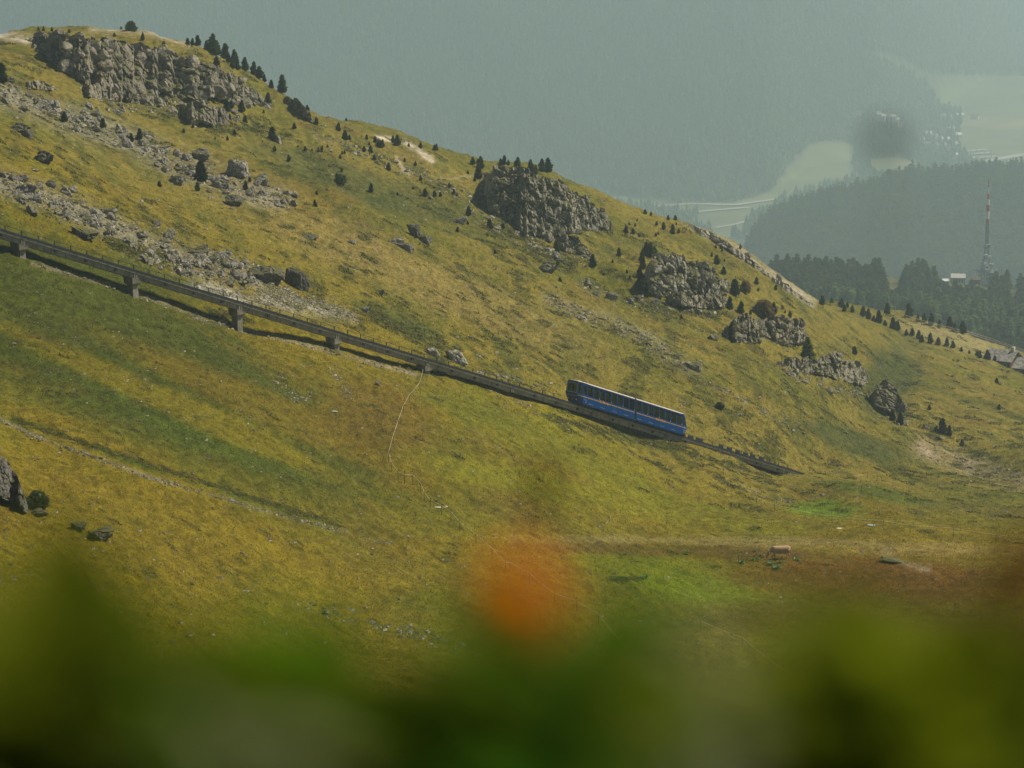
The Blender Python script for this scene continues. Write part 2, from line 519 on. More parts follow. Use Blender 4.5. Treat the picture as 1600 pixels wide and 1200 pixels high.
def zone(col, wgt, *args):
    global C
    b = blob(*args)
    C = lerp(C, col, sstep(0.12, 0.75, b + 0.55 * b ** 0.5 * zn) * wgt * (GY < 1000))
zone((0.052, 0.062, 0.002), 0.95, 140, 520, 460, 125, 0.40)
zone((0.055, 0.072, 0.002), 0.9, 330, 655, 230, 48, 0.38)
zone((0.066, 0.072, 0.006), 0.8, 560, 700, 60, 90, 0.2)
zone((0.145, 0.10, 0.008), 0.6, 420, 640, 260, 26, 0.42)
zone((0.15, 0.118, 0.010), 0.7, 250, 620, 300, 18, 0.42)
zone((0.12, 0.078, 0.014), 0.7, 590, 650, 90, 60, 0.3)
zone((0.15, 0.145, 0.003), 0.6, 880, 690, 160, 40, 0.35)
zone((0.15, 0.145, 0.003), 0.7, 900, 770, 260, 22, 0.2)
zone((0.10, 0.105, 0.012), 0.7, 740, 640, 90, 18, 0.3)
zone((0.13, 0.16, 0.010), 0.95, 1130, 912, 150, 34, 0.12)
zone((0.14, 0.15, 0.006), 0.8, 1010, 880, 120, 20, 0.1)
zone((0.10, 0.15, 0.010), 0.9, 1290, 795, 62, 13, 0.05)
zone((0.07, 0.090, 0.012), 0.8, 1370, 770, 90, 10, 0.2)
zone((0.115, 0.055, 0.008), 0.9, 1360, 905, 260, 36, 0.04)
zone((0.10, 0.062, 0.016), 0.8, 1080, 862, 230, 12, 0.03)
zone((0.085, 0.045, 0.012), 0.7, 1350, 965, 220, 36, 0.0)
zone((0.21, 0.165, 0.060), 0.6, 1180, 846, 330, 8, 0.015)
zone((0.22, 0.16, 0.050), 0.6, 1480, 860, 180, 10, 0.0)
zone((0.12, 0.105, 0.008), 0.7, 1500, 812, 120, 10, 0.05)
zone((0.060, 0.070, 0.020), 0.7, 560, 285, 200, 30, 0.33)  # terraced green slope, its shadow painted into the ground colour
zone((0.050, 0.062, 0.018), 0.85, 1390, 590, 45, 70, 0.6)  # darkened green: shade of the left-facing slope put into the colour
zone((0.055, 0.065, 0.018), 0.8, 1330, 690, 120, 20, 0.3)
zone((0.24, 0.20, 0.085), 0.7, 1500, 530, 120, 16, 0.3)
zone((0.20, 0.15, 0.045), 0.6, 620, 420, 330, 40, 0.40)
zone((0.065, 0.075, 0.014), 0.8, 330, 460, 160, 16, 0.36)
zone((0.055, 0.070, 0.016), 0.8, 620, 500, 90, 16, 0.4)
zone((0.075, 0.085, 0.016), 0.7, 1020, 690, 90, 16, 0.3)
# trodden paths and bare stony ground
def stroke(pts, wpx):
    d = np.full(GX.shape, 1e9)
    for (x0, y0), (x1, y1) in zip(pts[:-1], pts[1:]):
        L2 = (x1 - x0) ** 2 + (y1 - y0) ** 2
        t = np.clip(((GPX - x0) * (x1 - x0) + (GPY - y0) * (y1 - y0)) / L2, 0, 1)
        d = np.minimum(d, np.hypot(GPX - x0 - t * (x1 - x0), GPY - y0 - t * (y1 - y0)))
    return np.exp(-(d / wpx) ** 2) * (GY < 1000)
for pts, wpx, col, k in [
    ([(0, 145), (90, 180), (180, 210), (260, 245), (350, 285), (430, 310)], 20, (0.20, 0.18, 0.13), 0.6),
    ([(0, 285), (120, 330), (220, 380), (330, 415), (400, 440)], 20, (0.19, 0.175, 0.13), 0.55),
    ([(300, 448), (440, 474), (550, 497)], 9, (0.33, 0.31, 0.26), 0.6),
    ([(50, 412), (190, 450), (330, 503), (500, 545), (650, 585)], 3, (0.24, 0.20, 0.14), 0.45),
    ([(0, 655), (60, 683), (120, 703), (230, 745), (300, 765), (420, 800), (540, 832)], 3, (0.20, 0.18, 0.13), 0.4),
    ([(20, 655), (90, 680), (200, 720), (320, 758), (440, 796), (520, 822)], 5, (0.06, 0.085, 0.006), 0.7),
    ([(1080, 350), (1170, 400), (1270, 474)], 6, (0.32, 0.28, 0.20), 0.7),
    ([(860, 465), (1010, 530), (1080, 580)], 12, (0.22, 0.19, 0.13), 0.4),
    ([(1440, 700), (1520, 730), (1600, 750)], 14, (0.24, 0.19, 0.12), 0.6),
    ([(1340, 735), (1340, 770), (1335, 810)], 3, (0.22, 0.16, 0.06), 0.25),
    ([(1380, 860), (1410, 880), (1450, 890)], 5, (0.24, 0.19, 0.11), 0.5),
    ([(620, 245), (628, 262), (640, 275)], 2.5, (0.42, 0.34, 0.24), 0.9),
    ([(590, 215), (610, 218)], 4, (0.45, 0.38, 0.28), 0.9),
    ([(632, 222), (675, 250)], 4, (0.42, 0.36, 0.27), 0.8),
    ([(740, 275), (700, 280), (660, 275)], 2, (0.24, 0.20, 0.10), 0.7),
    ([(560, 340), (590, 385), (600, 420)], 2, (0.15, 0.10, 0.05), 0.7),
    ([(0, 55), (45, 62)], 6, (0.40, 0.36, 0.28), 0.8),
    ([(140, 45), (230, 50), (300, 70)], 5, (0.30, 0.25, 0.16), 0.7)]:
    C = lerp(C, col, np.clip(stroke(pts, wpx) * k * (1.0 + 0.9 * n2), 0, 1))
C = np.clip(C * (1 + 0.10 * n2[..., None]), 0.01, 0.6)
# wood floor below the far trees
C = np.where((GY > 1000)[..., None], np.array((0.085, 0.085, 0.035)) * (1 + 0.4 * n1[..., None]), C)

def ground_material():
    m = NT('alpine meadow', 1.0)
    m.p.inputs['Specular IOR Level'].default_value = 0.05
    at = m.n('ShaderNodeAttribute', attribute_name='ground')
    vec = m.coord()
    f1 = m.noise(m.coord((1.0, 0.6, 1.6)), 0.9, 6, 0.7, 0.3)
    f2 = m.noise(vec, 4.0, 5, 0.75)
    f3 = m.noise(m.coord((0.5, 0.5, 2.2)), 0.28, 5, 0.6, 0.5)
    c = m.mix(1.0, at.outputs['Color'], m.ramp(f1, [(0.28, 0.42), (0.5, 0.98), (0.72, 1.5)]), 'MULTIPLY')
    c = m.mix(0.9, c, m.ramp(f2, [(0.30, 0.55), (0.5, 1.0), (0.70, 1.5)]), 'MULTIPLY')
    c = m.mix(m.ramp(f3, [(0.56, 0.0), (0.66, 0.55)]), c, m.mix(1.0, c, (0.55, 0.68, 0.55), 'MULTIPLY'))
    pal = m.noise(vec, 2.3, 3, 0.6)
    c = m.mix(m.ramp(pal, [(0.70, 0.0), (0.76, 0.5)]), c, (0.27, 0.24, 0.17))
    m.color(c)
    b = m.bump(f1, 0.7, 0.45)
    m.bump(f2, 0.7, 0.15, b)
    return m.m
M_GROUND = ground_material()

def grid_mesh(name, X, Y, Z, colr, mat):
    r, c = X.shape
    V = np.stack([X, Y, Z], -1).reshape(-1, 3)
    i = np.arange(r * c).reshape(r, c)
    F = np.stack([i[:-1, :-1], i[:-1, 1:], i[1:, 1:], i[1:, :-1]], -1).reshape(-1, 4)
    me = mesh_np(name, V, F, [mat], smooth=True)
    if colr is not None:
        at = me.color_attributes.new('ground', 'FLOAT_COLOR', 'POINT')
        at.data.foreach_set('color', np.concatenate([colr.reshape(-1, 3), np.ones((r * c, 1))], 1).astype(np.float32).ravel())
    return me
tag(link('hillside', grid_mesh('hillside', GX, GY, GZ, C, M_GROUND)), kind='structure')

# the bank the camera stands on, joined to the hillside at Y = 46
by = np.concatenate([np.linspace(-6, 4, 60), np.geomspace(4.2, 46, 50)])
bx = np.linspace(-1, 1, 90)
BXn, BY = np.meshgrid(bx, by)
half = np.interp(by, [-6, 4, 46], [9, 9, 0.42 * 46])[:, None]
BX = BXn * half
zb = np.interp(by, [-6, 0.4, 1.5, 2.2, 3.2, 6, 46], [-0.35, -0.42, -0.50, -0.72, -1.35, -2.9, 0])[:, None] + 0 * BX
z46 = height(BX[-1], np.full(BX.shape[1], 46.0))
tt = sstep(6, 46, BY)
lin = np.clip((BY - 6) / 40, 0, 1)
BZ = np.where(BY > 6, -2.9 * (1 - lin) + z46[None] * lin, zb) + (0.03 * fbm2(BX, BY, 0.5, 4, 71)) * (BY < 30)
bc = np.zeros(BX.shape + (3,)); bc[:] = (0.08, 0.10, 0.012)
tag(link('near_bank', grid_mesh('near_bank', BX, BY, BZ, bc, M_GROUND)), kind='structure')

# ------------------------------------------------------------------ far valley, wooded hill and mountain (Y 1900 .. 9500)
fa = np.linspace(-0.46, 0.46, 330)
fy = np.concatenate([np.linspace(1960, 4200, 170, endpoint=False), np.linspace(4200, 9500, 300)])
FA, FY = np.meshgrid(fa, fy); FX = FA * FY
def far_z(X, Y):
    a = X / Y
    z = -600 + 0 * X
    # meadow tongue and river terrace
    foot = np.interp(a, [-0.5, 0.06, 0.088, 0.10, 0.125, 0.14, 0.18, 0.5], [4700, 4720, 4800, 5150, 5300, 5900, 7300, 8200])
    foot = foot + 90 * fbm2(X, Y * 0 + 3.0, 420, 3, 81)
    rise = np.maximum(0, Y - foot)
    z = z + 0.50 * rise + (30 * fbm2(X, Y, 700, 3, 83) - 70 * np.abs(fbm2(X + 0.5 * Y, Y * 0.25, 420, 4, 87))) * sstep(0, 500, rise)
    z = np.minimum(z, 160 + 30 * fbm2(X, Y, 900, 3, 84))
    # gentle rise of the meadows on the right
    z = z + 45 * sstep(0.12, 0.2, a) * sstep(5000, 7000, Y)
    # wooded hill in front, right
    crest = np.interp(a, [0.066, 0.079, 0.086, 0.11, 0.137, 0.176, 0.3], [-640, -500, -452, -424, -400, -388, -370])
    up_ = sstep(2500, 3250, Y) * sstep(3900, 3250, Y)
    hill = -640 + (crest + 640) * up_
    z = np.maximum(z, hill + 6 * fbm2(X, Y, 120, 3, 85) * up_)
    # the near mountain foot drops away behind the first wood
    z = np.maximum(z, -600 + 170 * sstep(2250, 1960, Y))
    return z
FZ = far_z(FX, FY)
FPX_, FPY_ = project(FX, FY, FZ)
def inpoly(px, py, poly):
    ins = np.zeros(np.shape(px), bool); n = len(poly)
    for i in range(n):
        x0, y0 = poly[i]; x1, y1 = poly[(i + 1) % n]
        c = ((y0 > py) != (y1 > py)) & (px < (x1 - x0) * (py - y0) / (y1 - y0 + 1e-12) + x0)
        ins ^= c
    return ins
MEADOWS = [
    [(930, 302), (1000, 310), (1060, 318), (1150, 316), (1205, 300), (1225, 270), (1262, 228), (1300, 222), (1338, 228), (1332, 262), (1348, 282), (1270, 302), (1180, 330), (1120, 342), (1060, 334), (960, 320)],
    [(1060, 345), (1120, 335), (1230, 318), (1200, 335), (1168, 348), (1160, 370), (1120, 372), (1080, 352)],
    [(1358, 250), (1400, 246), (1425, 252), (1448, 270), (1400, 280), (1362, 276)],
    [(1290, 78), (1360, 88), (1450, 132), (1470, 170), (1502, 175), (1500, 235), (1530, 262), (1640, 262), (1640, 120), (1560, 118), (1460, 122), (1400, 92), (1340, 74)],
    [(1000, 172), (1030, 170), (1032, 180), (1004, 182)],
]
mead = np.zeros(FX.shape, bool)
for pl in MEADOWS: mead |= inpoly(FPX_, FPY_, pl)
mead &= FY > 3800
fn = fbm2(FX, FY, 150, 4, 91)
FC = np.zeros(FX.shape + (3,)); FC[:] = (0.05, 0.062, 0.03)
mc = np.array((0.125, 0.135, 0.052)) * (1 + 0.15 * fn[..., None])
mc = lerp(mc, (0.24, 0.20, 0.10), sstep(0.0, 0.7, fbm2(FX, FY, 320, 3, 92)) * (FPX_ > 1400))
FC = np.where(mead[..., None], mc, FC)
M_FAR = NT('valley ground', 1.0)
_at = M_FAR.n('ShaderNodeAttribute', attribute_name='ground')
_n = M_FAR.noise(M_FAR.coord(), 0.012, 6, 0.65)
M_FAR.color(M_FAR.mix(1.0, _at.outputs['Color'], M_FAR.ramp(_n, [(0.3, 0.8), (0.7, 1.25)]), 'MULTIPLY'))
M_FAR.p.inputs['Specular IOR Level'].default_value = 0.05
tag(link('valley_and_mountain', grid_mesh('valley_and_mountain', FX, FY, FZ, FC, M_FAR.m)), kind='structure')

def far_hit(px, py, ymin=2100.0):
    a, e = ray(px, py); a = np.atleast_1d(a); e = np.atleast_1d(e)
    ys = np.linspace(ymin, 9400, 1500)
    out = np.full((len(a), 3), np.nan)
    for k in range(0, len(a), 3000):
        s_ = slice(k, k + 3000)
        A = a[s_][None] + 0 * ys[:, None]; Yv = ys[:, None] + 0 * A
        i = np.clip((A - fa[0]) / (fa[1] - fa[0]), 0, len(fa) - 1.01)
        j = np.interp(ys, fy, np.arange(len(fy)))[:, None] + 0 * A
        i0 = i.astype(int); j0 = np.minimum(j.astype(int), len(fy) - 2); fi = i - i0; fj = j - j0
        Zv = (FZ[j0, i0] * (1 - fi) + FZ[j0, i0 + 1] * fi) * (1 - fj) + (FZ[j0 + 1, i0] * (1 - fi) + FZ[j0 + 1, i0 + 1] * fi) * fj
        ok = Zv / Yv >= e[s_][None]
        jj = ok.argmax(0); y = ys[jj]
        out[s_] = np.where(ok.any(0)[:, None], np.stack([a[s_] * y, y, e[s_] * y], 1), np.nan)
    return out
def far_height(x, y):
    return far_z(np.atleast_1d(np.asarray(x, float)), np.atleast_1d(np.asarray(y, float)))
# ------------------------------------------------------------------ rocks
def ico(sub):
    t = (1 + 5 ** 0.5) / 2
    v = [(-1, t, 0), (1, t, 0), (-1, -t, 0), (1, -t, 0), (0, -1, t), (0, 1, t), (0, -1, -t), (0, 1, -t), (t, 0, -1), (t, 0, 1), (-t, 0, -1), (-t, 0, 1)]
    f = [(0, 11, 5), (0, 5, 1), (0, 1, 7), (0, 7, 10), (0, 10, 11), (1, 5, 9), (5, 11, 4), (11, 10, 2), (10, 7, 6), (7, 1, 8), (3, 9, 4), (3, 4, 2), (3, 2, 6), (3, 6, 8), (3, 8, 9), (4, 9, 5), (2, 4, 11), (6, 2, 10), (8, 6, 7), (9, 8, 1)]
    v = [np.array(p) / np.linalg.norm(p) for p in v]
    for _ in range(sub):
        cache = {}; nf = []
        def mid(a, b):
            k = (min(a, b), max(a, b))
            if k not in cache:
                m = v[a] + v[b]; v.append(m / np.linalg.norm(m)); cache[k] = len(v) - 1
            return cache[k]
        for a, b, c in f:
            ab, bc_, ca_ = mid(a, b), mid(b, c), mid(c, a)
            nf += [(a, ab, ca_), (b, bc_, ab), (c, ca_, bc_), (ab, bc_, ca_)]
        f = nf
    return np.array(v), np.array(f)
ICO = {k: ico(k) for k in (0, 1, 2, 3, 4)}

def rock_shape(sub, seed, cuts=14, rough=0.10, flat=0.8):
    rng = np.random.default_rng(seed)
    V, F = ICO[sub]; V = V.copy()
    for _ in range(cuts):
        n = rng.normal(size=3); n /= np.linalg.norm(n)
        d = rng.uniform(0.45, 0.85)
        t = V @ n
        V -= np.clip(t - d, 0, None)[:, None] * n
    N = V / np.linalg.norm(V, axis=1)[:, None]
    o = seed * 3.7
    V += N * (rough * fbm3(V[:, 0] + o, V[:, 1], V[:, 2], 0.55, 3, seed)[:, None])
    if sub >= 3:
        f1, f2, idv = voro(V[:, 0] + o, V[:, 1], V[:, 2], 0.5, seed)
        V += N * ((idv - 0.5) * 0.16 - 0.07 * np.exp(-((f2 - f1) / 0.10) ** 2))[:, None]
    V *= np.array([1, rng.uniform(0.7, 1.0), flat])
    V /= np.abs(V[:, 0]).max()
    return V, F
def block_shape(sub, seed):
    rng = np.random.default_rng(seed); V, F = ICO[sub]; V = V.copy()
    V /= (np.abs(V) ** 5).sum(1)[:, None] ** 0.2
    V[:, 0] += 0.18 * V[:, 2] * rng.normal(); V[:, 2] += 0.15 * V[:, 0] * rng.normal()
    for _ in range(5):
        n = rng.normal(size=3); n /= np.linalg.norm(n); t = V @ n; V -= np.clip(t - rng.uniform(0.85, 1.1), 0, None)[:, None] * n
    f1, f2, idv = voro(V[:, 0] + seed, V[:, 1], V[:, 2], 0.6, seed)
    N = V / np.linalg.norm(V, axis=1)[:, None]
    V += N * (0.07 * fbm3(V[:, 0] + seed, V[:, 1], V[:, 2], 0.5, 3, seed) + (idv - .5) * 0.12 - 0.08 * np.exp(-((f2 - f1) / 0.08) ** 2))[:, None]
    V /= np.abs(V[:, 0]).max(); V[:, 2] *= 0.95
    return V, F
ROCK_BIG = [mesh_np('boulder', *rock_shape(4, 100 + k, 12, 0.10, 0.85), [M_ROCK]) for k in range(5)] + [mesh_np('boulder', *block_shape(4, 150 + k), [M_ROCK]) for k in range(3)]
ROCK_BIGD = [mesh_np('boulder', *rock_shape(4, 200 + k, 12, 0.12, 0.85), [M_ROCKD]) for k in range(3)] + [mesh_np('boulder', *block_shape(4, 160 + k), [M_ROCKD]) for k in range(2)]
ROCK_MED = [mesh_np('boulder', *rock_shape(3, 300 + k, 12, 0.10, 0.75), [M_ROCK]) for k in range(10)]
ROCK_SMALL = [rock_shape(1, 400 + k, 8, 0.08, 0.7) for k in range(12)]

def scatter_mesh(protos, P, sc, rz, tilt=None, sq=None):
    """many copies of a few low shapes as one array of vertices and faces"""
    Vs, Fs, base = [], [], 0
    which = RNG.integers(0, len(protos), len(P))
    for k, (V, F) in enumerate(protos):
        m = which == k
        if not m.any(): continue
        p, s_, r = P[m], sc[m], rz[m]
        v = V[None] * s_[:, None, :]
        if tilt is not None:
            t = tilt[m][:, None]; y, z = v[..., 1] * np.cos(t) - v[..., 2] * np.sin(t), v[..., 1] * np.sin(t) + v[..., 2] * np.cos(t)
            v = np.stack([v[..., 0], y, z], -1)
        c, s2 = np.cos(r)[:, None], np.sin(r)[:, None]
        v = np.stack([v[..., 0] * c - v[..., 1] * s2, v[..., 0] * s2 + v[..., 1] * c, v[..., 2]], -1) + p[:, None]
        n = len(p)
        f = F[None] + (np.arange(n) * len(V))[:, None, None] + base
        Vs.append(v.reshape(-1, 3)); Fs.append(f.reshape(-1, F.shape[1])); base += n * len(V)
    return np.concatenate(Vs), np.concatenate(Fs)

def put_rock(px, py, wpx, hpx, dark=False, label=None, group=None, k=None, name='boulder', big=None, mat=None, rz=None, ymin=60):
    """a boulder whose foot stands at the pixel, wpx wide and hpx tall"""
    p = hit1(px, py)
    s_ = p.y / FPX / CP
    wm, hm = wpx * s_, hpx * s_
    big = wpx > 16 if big is None else big
    lst = (ROCK_BIGD if dark else ROCK_BIG) if big else ROCK_MED
    me = lst[random.randrange(len(lst)) if k is None else k % len(lst)]
    o = link(name, me)
    o.scale = (wm * 0.53, wm * random.uniform(0.38, 0.55), hm * 0.72)
    o.rotation_euler = (random.uniform(-.25, .25), random.uniform(-.2, .3), rz if rz is not None else random.choice((0, math.pi)) + random.uniform(-.5, .5))
    o.location = (p.x, p.y + wm * 0.2, p.z + hm * 0.30)
    tag(o, label, 'rock', group)
    return o

BOULDERS = [  # px, foot py, width, height, dark, label
 (420, 442, 62, 40, 1, 'large dark mossy boulder at the end of the upper rock band, left of its twin'),
 (464, 449, 38, 32, 1, 'dark blocky boulder leaning on the right side of the large mossy boulder'),
 (713, 567, 28, 23, 0, 'square grey boulder standing just above the funicular track'),
 (676, 555, 20, 14, 0, 'rounded tan boulder left of the square boulder above the track'),
 (130, 372, 38, 17, 1, 'flat dark boulder low in the rock field above the left track'),
 (308, 402, 34, 19, 1, 'humped grey boulder topping the right end of the upper rock field'),
 (333, 411, 26, 15, 0, 'sloping grey boulder beside the humped boulder on the rock field'),
 (368, 421, 32, 14, 0, 'long low grey boulder between the humped boulder and the dark mossy pair'),
 (255, 379, 16, 12, 0, 'small cubic boulder on the rock field edge above the track'),
 (173, 343, 12, 11, 1, 'pointed dark stone standing up from the rock field at upper left'),
 (280, 288, 30, 20, 0, 'broad grey boulder left of the lone pine on the middle outcrop'),
 (345, 294, 34, 25, 0, 'grey boulder right of the lone pine on the middle outcrop'),
 (371, 277, 34, 28, 0, 'tall leaning boulder highest of the outcrop behind the lone pine'),
 (367, 322, 30, 27, 1, 'dark upright boulder lowest of the outcrop by the lone pine'),
 (408, 288, 22, 17, 0, 'grey block at the right end of the outcrop by the lone pine'),
 (66, 255, 34, 24, 1, 'dark flat topped boulder on the grass at far left above the rock band'),
 (461, 308, 11, 9, 0, 'small lone stone right of the outcrop with the lone pine'),
 (294, 430, 16, 16, 1, 'pointed stone near the track in the rock field, right of centre'),
 (277, 427, 13, 13, 0, 'upright pale stone near the track in the rock field'),
 (469, 453, 15, 8, 0, 'small pale stone at the foot of the dark blocky boulder'),
 (70, 167, 26, 17, 0, 'rounded boulder at the upper edge of the top left scree'),
 (30, 206, 34, 18, 1, 'dark slanting rib of rock in the grass at far left'),
 (42, 214, 20, 12, 1, 'dark lower end of the slanting rock rib at far left'),
 (185, 208, 15, 16, 0, 'leaning stone on the scree between two young pines'),
 (181, 178, 21, 9, 0, 'low pale boulder on the meadow below the top left cliff'),
 (222, 228, 14, 12, 0, 'small boulder right of the young pines on the scree'),
 (434, 223, 15, 12, 0, 'boulder beside the single pine on the upper meadow'),
 (17, 129, 18, 11, 0, 'boulder at the left picture edge under the dark pine'),
 (252, 240, 30, 14, 0, 'broad boulder on the scree above the middle outcrop'),
 (312, 250, 32, 24, 0, 'ragged pair of rock teeth ending the top left scree'),
 (290, 252, 20, 14, 0, 'rough boulder left of the rock teeth on the scree'),
 (596, 462, 9, 12, 1, 'small upright stone alone on the slope above the middle of the track'),
 (571, 488, 16, 9, 1, 'dark stone among shrubs right of the pale scree patch'),
 (719, 349, 22, 9, 0, 'low rounded boulder on the slope left of the middle bluff'),
 (855, 425, 34, 20, 1, 'dark rugged boulder below the middle bluff'),
 (956, 469, 19, 12, 0, 'boulder in the hollow between the two bluffs'),
 (932, 462, 16, 8, 0, 'low stone left of the boulder in the hollow between the bluffs'),
 (648, 371, 17, 27, 1, 'standing rock pinnacle on the open slope at centre'),
 (663, 379, 22, 14, 1, 'jagged foot of the rock pinnacle on the open slope'),
 (622, 384, 32, 15, 0, 'rough low outcrop left of the rock pinnacle'),
 (637, 392, 18, 12, 0, 'lower end of the rough outcrop left of the rock pinnacle'),
 (487, 374, 28, 11, 1, 'dark flat outcrop in the grass above the dark boulder pair'),
 (550, 381, 13, 6, 0, 'small flat stone between the flat outcrop and the pinnacle'),
 (408, 284, 18, 13, 0, 'pale stone at the end of the lone pine outcrop'),
 (673, 311, 8, 6, 1, 'small dark stone under the pines left of the middle bluff'),
 (1115, 531, 19, 9, 0, 'white flat boulder on the slope left of the tawny outcrop'),
 (1145, 533, 28, 14, 0, 'rounded boulder at the left foot of the tawny outcrop'),
 (1447, 671, 12, 9, 0, 'pale boulder in the gully at lower right'),
 (1468, 687, 15, 6, 1, 'low dark slab in the gully at lower right'),
 (1312, 566, 10, 17, 0, 'upright rock tooth on top of the ragged ridge'),
 (1563, 601, 10, 5, 0, 'pale stone on the smooth hill at the right edge'),
 (122, 829, 23, 16, 1, 'round grey boulder on the near slope at lower left'),
 (155, 842, 42, 20, 1, 'cracked wide boulder right of the round one on the near slope'),
 (1158, 390, 6, 14, 0, 'thin pale rock needle on the bare crest'),
 (1169, 402, 12, 12, 0, 'broad pale rock tooth beside the needle on the bare crest'),
 (1218, 439, 9, 12, 0, 'rounded pale stone pillar lower on the bare crest'),
 (1400, 880, 46, 4, 0, 'flat slab of rock lying in the rusty meadow right of the cow'),
 (1082, 575, 34, 10, 0, 'pale smooth slab on the slope above the right end of the track'),
 (590, 600+2, 10, 7, 0, 'small boulder below the track near the short pier'),
 (748, 558, 12, 5, 1, 'dark stone beside the track right of the square boulder'),
 (60, 808, 30, 16, 1, 'low lichened rock between the rock spur and the round boulder'),
]
for px, py, wp, hp, dk, lab in BOULDERS:
    put_rock(px, py, wp, hp, bool(dk), lab, k=(6 if 'square' in lab else 3 if 'blocky' in lab else 0 if 'large dark mossy' in lab else None), rz=(0.3 if 'square' in lab else None))

# ------------------------------------------------------------------ cliffs and outcrops (solid bodies with a broken face)
def _ang(k):
    V, F = rock_shape(2, 440 + k, 16, 0.03, 0.9)
    return V * np.array([1, 1, 1.15]), F
BLOCKS = [_ang(k) for k in range(12)]
def bluff(name, label, top, bot, run=0.85, nx=150, nt=80, amp=1.0, mat=None, cell=3.2, back=14.0, seed=1, lift=0.0, depth=None, flat=False, blocks=0.38):
    top = np.array(top, float); bot = np.array(bot, float)
    x0, x1 = top[0, 0], top[-1, 0]
    xs = np.linspace(x0, x1, nx)
    yt = np.interp(xs, top[:, 0], top[:, 1]); yb = np.interp(xs, bot[:, 0], bot[:, 1])
    def terr(px, py):
        p = hit(px, py)
        y = p[:, 1].copy(); good = ~np.isnan(y)
        if not good.all():
            idx = np.arange(len(y)); y = np.interp(idx, idx[good], y[good]) if good.any() else np.full(len(y), 500.0)
        return y
    db = terr(xs, yb); dt_ = terr(xs, yt + 3)
    if flat: db = np.full(nx, float(np.median(db))) + 0 * xs; dt_ = db + 12
    wl = sstep(0, 0.10, (xs - x0) / (x1 - x0)) * sstep(0, 0.10, (x1 - xs) / (x1 - x0))
    if flat: pass
    hpx_ = np.maximum(yb - yt, 2.0)
    yt = yt + np.minimum(3.0, 0.10 * hpx_) * fbm2(xs, xs * 0, 9.0, 3, seed + 50); yb = yb + 0.14 * hpx_ * fbm2(xs, xs * 0 + 9, 16.0, 3, seed + 60)
    t = np.linspace(0, 1, nt)[:, None]
    PY = yb[None] * (1 - t) + yt[None] * t
    PX = xs[None] + 0 * t
    hm = ((yb - yt) * db / FPX)[None]
    D = db[None] - 1.0 + run * hm * t ** 1.2
    DT = db[None] * (1 - t) + dt_[None] * t + 1.2
    ww = wl[None] * sstep(0, 0.06, t)
    D = np.minimum(DT, DT * (1 - ww) + D * ww) if depth is None else D
    a, e = ray(PX, PY)
    P = np.stack([a * D, D, e * D], -1)
    # cap: back and down behind the top edge
    kb = 12
    capP = []
    for k in range(1, kb + 1):
        q = k / kb
        d2 = D[-1] + q * np.maximum(dt_ - D[-1] + back, 4.0)
        z2 = e[-1] * d2 - 0.15 * (d2 - D[-1]) - 3.0 * q * q
        capP.append(np.stack([a[-1] * d2, d2, z2], -1))
    P = np.concatenate([P, np.array(capP)], 0)
    tt_ = np.concatenate([t[:, 0], np.ones(kb)])[:, None]
    capw = np.concatenate([np.ones(nt), np.linspace(0.8, 0.0, kb)])[:, None]
    x, y, z = P[..., 0], P[..., 1], P[..., 2]
    wx, wy, wz = x + 0.5 * fbm3(x, y, z, 4.0, 2, seed + 7), y, z * 0.75 + 0.5 * fbm3(x, y, z, 4.0, 2, seed + 9)
    lb, bb = (wx - 0.35 * wz) * 0.62, (wz + 0.35 * wx) * 1.25
    f1, f2, id1 = voro(lb, wy, bb, cell, seed)
    g1, g2, id2 = voro(lb, wy, bb, cell * 0.40, seed + 5)
    led = z + 0.35 * x + 1.5 * fbm3(x, y, z, 9.0, 2, seed + 21)
    h = 2.6 * fbm3(x, y * 0.7, z, 9.0, 4, seed + 3) - 1.0 * (led / 2.4 - np.floor(led / 2.4)) * (0.5 + 0.5 * fbm3(x, y, z, 12.0, 2, seed + 23)) + (id1 - 0.5) * 1.7 - 0.7 * np.exp(-((f2 - f1) / 0.12) ** 2)
    h += (id2 - 0.5) * 0.75 - 0.25 * np.exp(-((g2 - g1) / 0.12) ** 2) + 0.25 * fbm3(x, y, z, 1.0, 2, seed + 11)
    h *= 0.95 * amp * capw * (0.35 + 0.65 * np.concatenate([np.repeat(wl[None], nt + kb, 0)], 0))
    n = np.array([0.10, -0.93, 0.36])
    P = P + h[..., None] * n
    P[..., 2] += lift
    r, c = P.shape[:2]
    i = np.arange(r * c).reshape(r, c)
    F = np.stack([i[:-1, :-1], i[:-1, 1:], i[1:, 1:], i[1:, :-1]], -1).reshape(-1, 4)
    me = mesh_np(name, P.reshape(-1, 3), F, [mat or M_CLIFF], smooth=False)
    ob = link(name, me)
    # broken blocks that stand out of the face
    r_ = np.random.default_rng(seed + 900)
    m_ = int(r * c / 55 * blocks)
    ii = r_.integers(2, nt + 4, m_); jj = r_.integers(int(c * .02), int(c * .98), m_)
    q = P[ii, jj] - np.array(n)[None] * 0.15
    sz_ = cell * (0.11 + 0.30 * r_.uniform(0, 1, m_) ** 3.0) * amp ** 0.5
    V, F = scatter_mesh(BLOCKS, q, np.stack([sz_ * r_.uniform(.8, 1.4, m_), sz_ * r_.uniform(.5, .9, m_), sz_ * r_.uniform(.6, 1.1, m_)], 1), r_.uniform(-.9, .9, m_), r_.normal(0.35, .25, m_))
    bo = link('broken_blocks', mesh_np('broken_blocks', V, F, [mat or M_CLIFF]), ob); bo['kind'] = 'stuff'
    return tag(ob, label, 'cliff' if nx > 120 else 'rock outcrop')

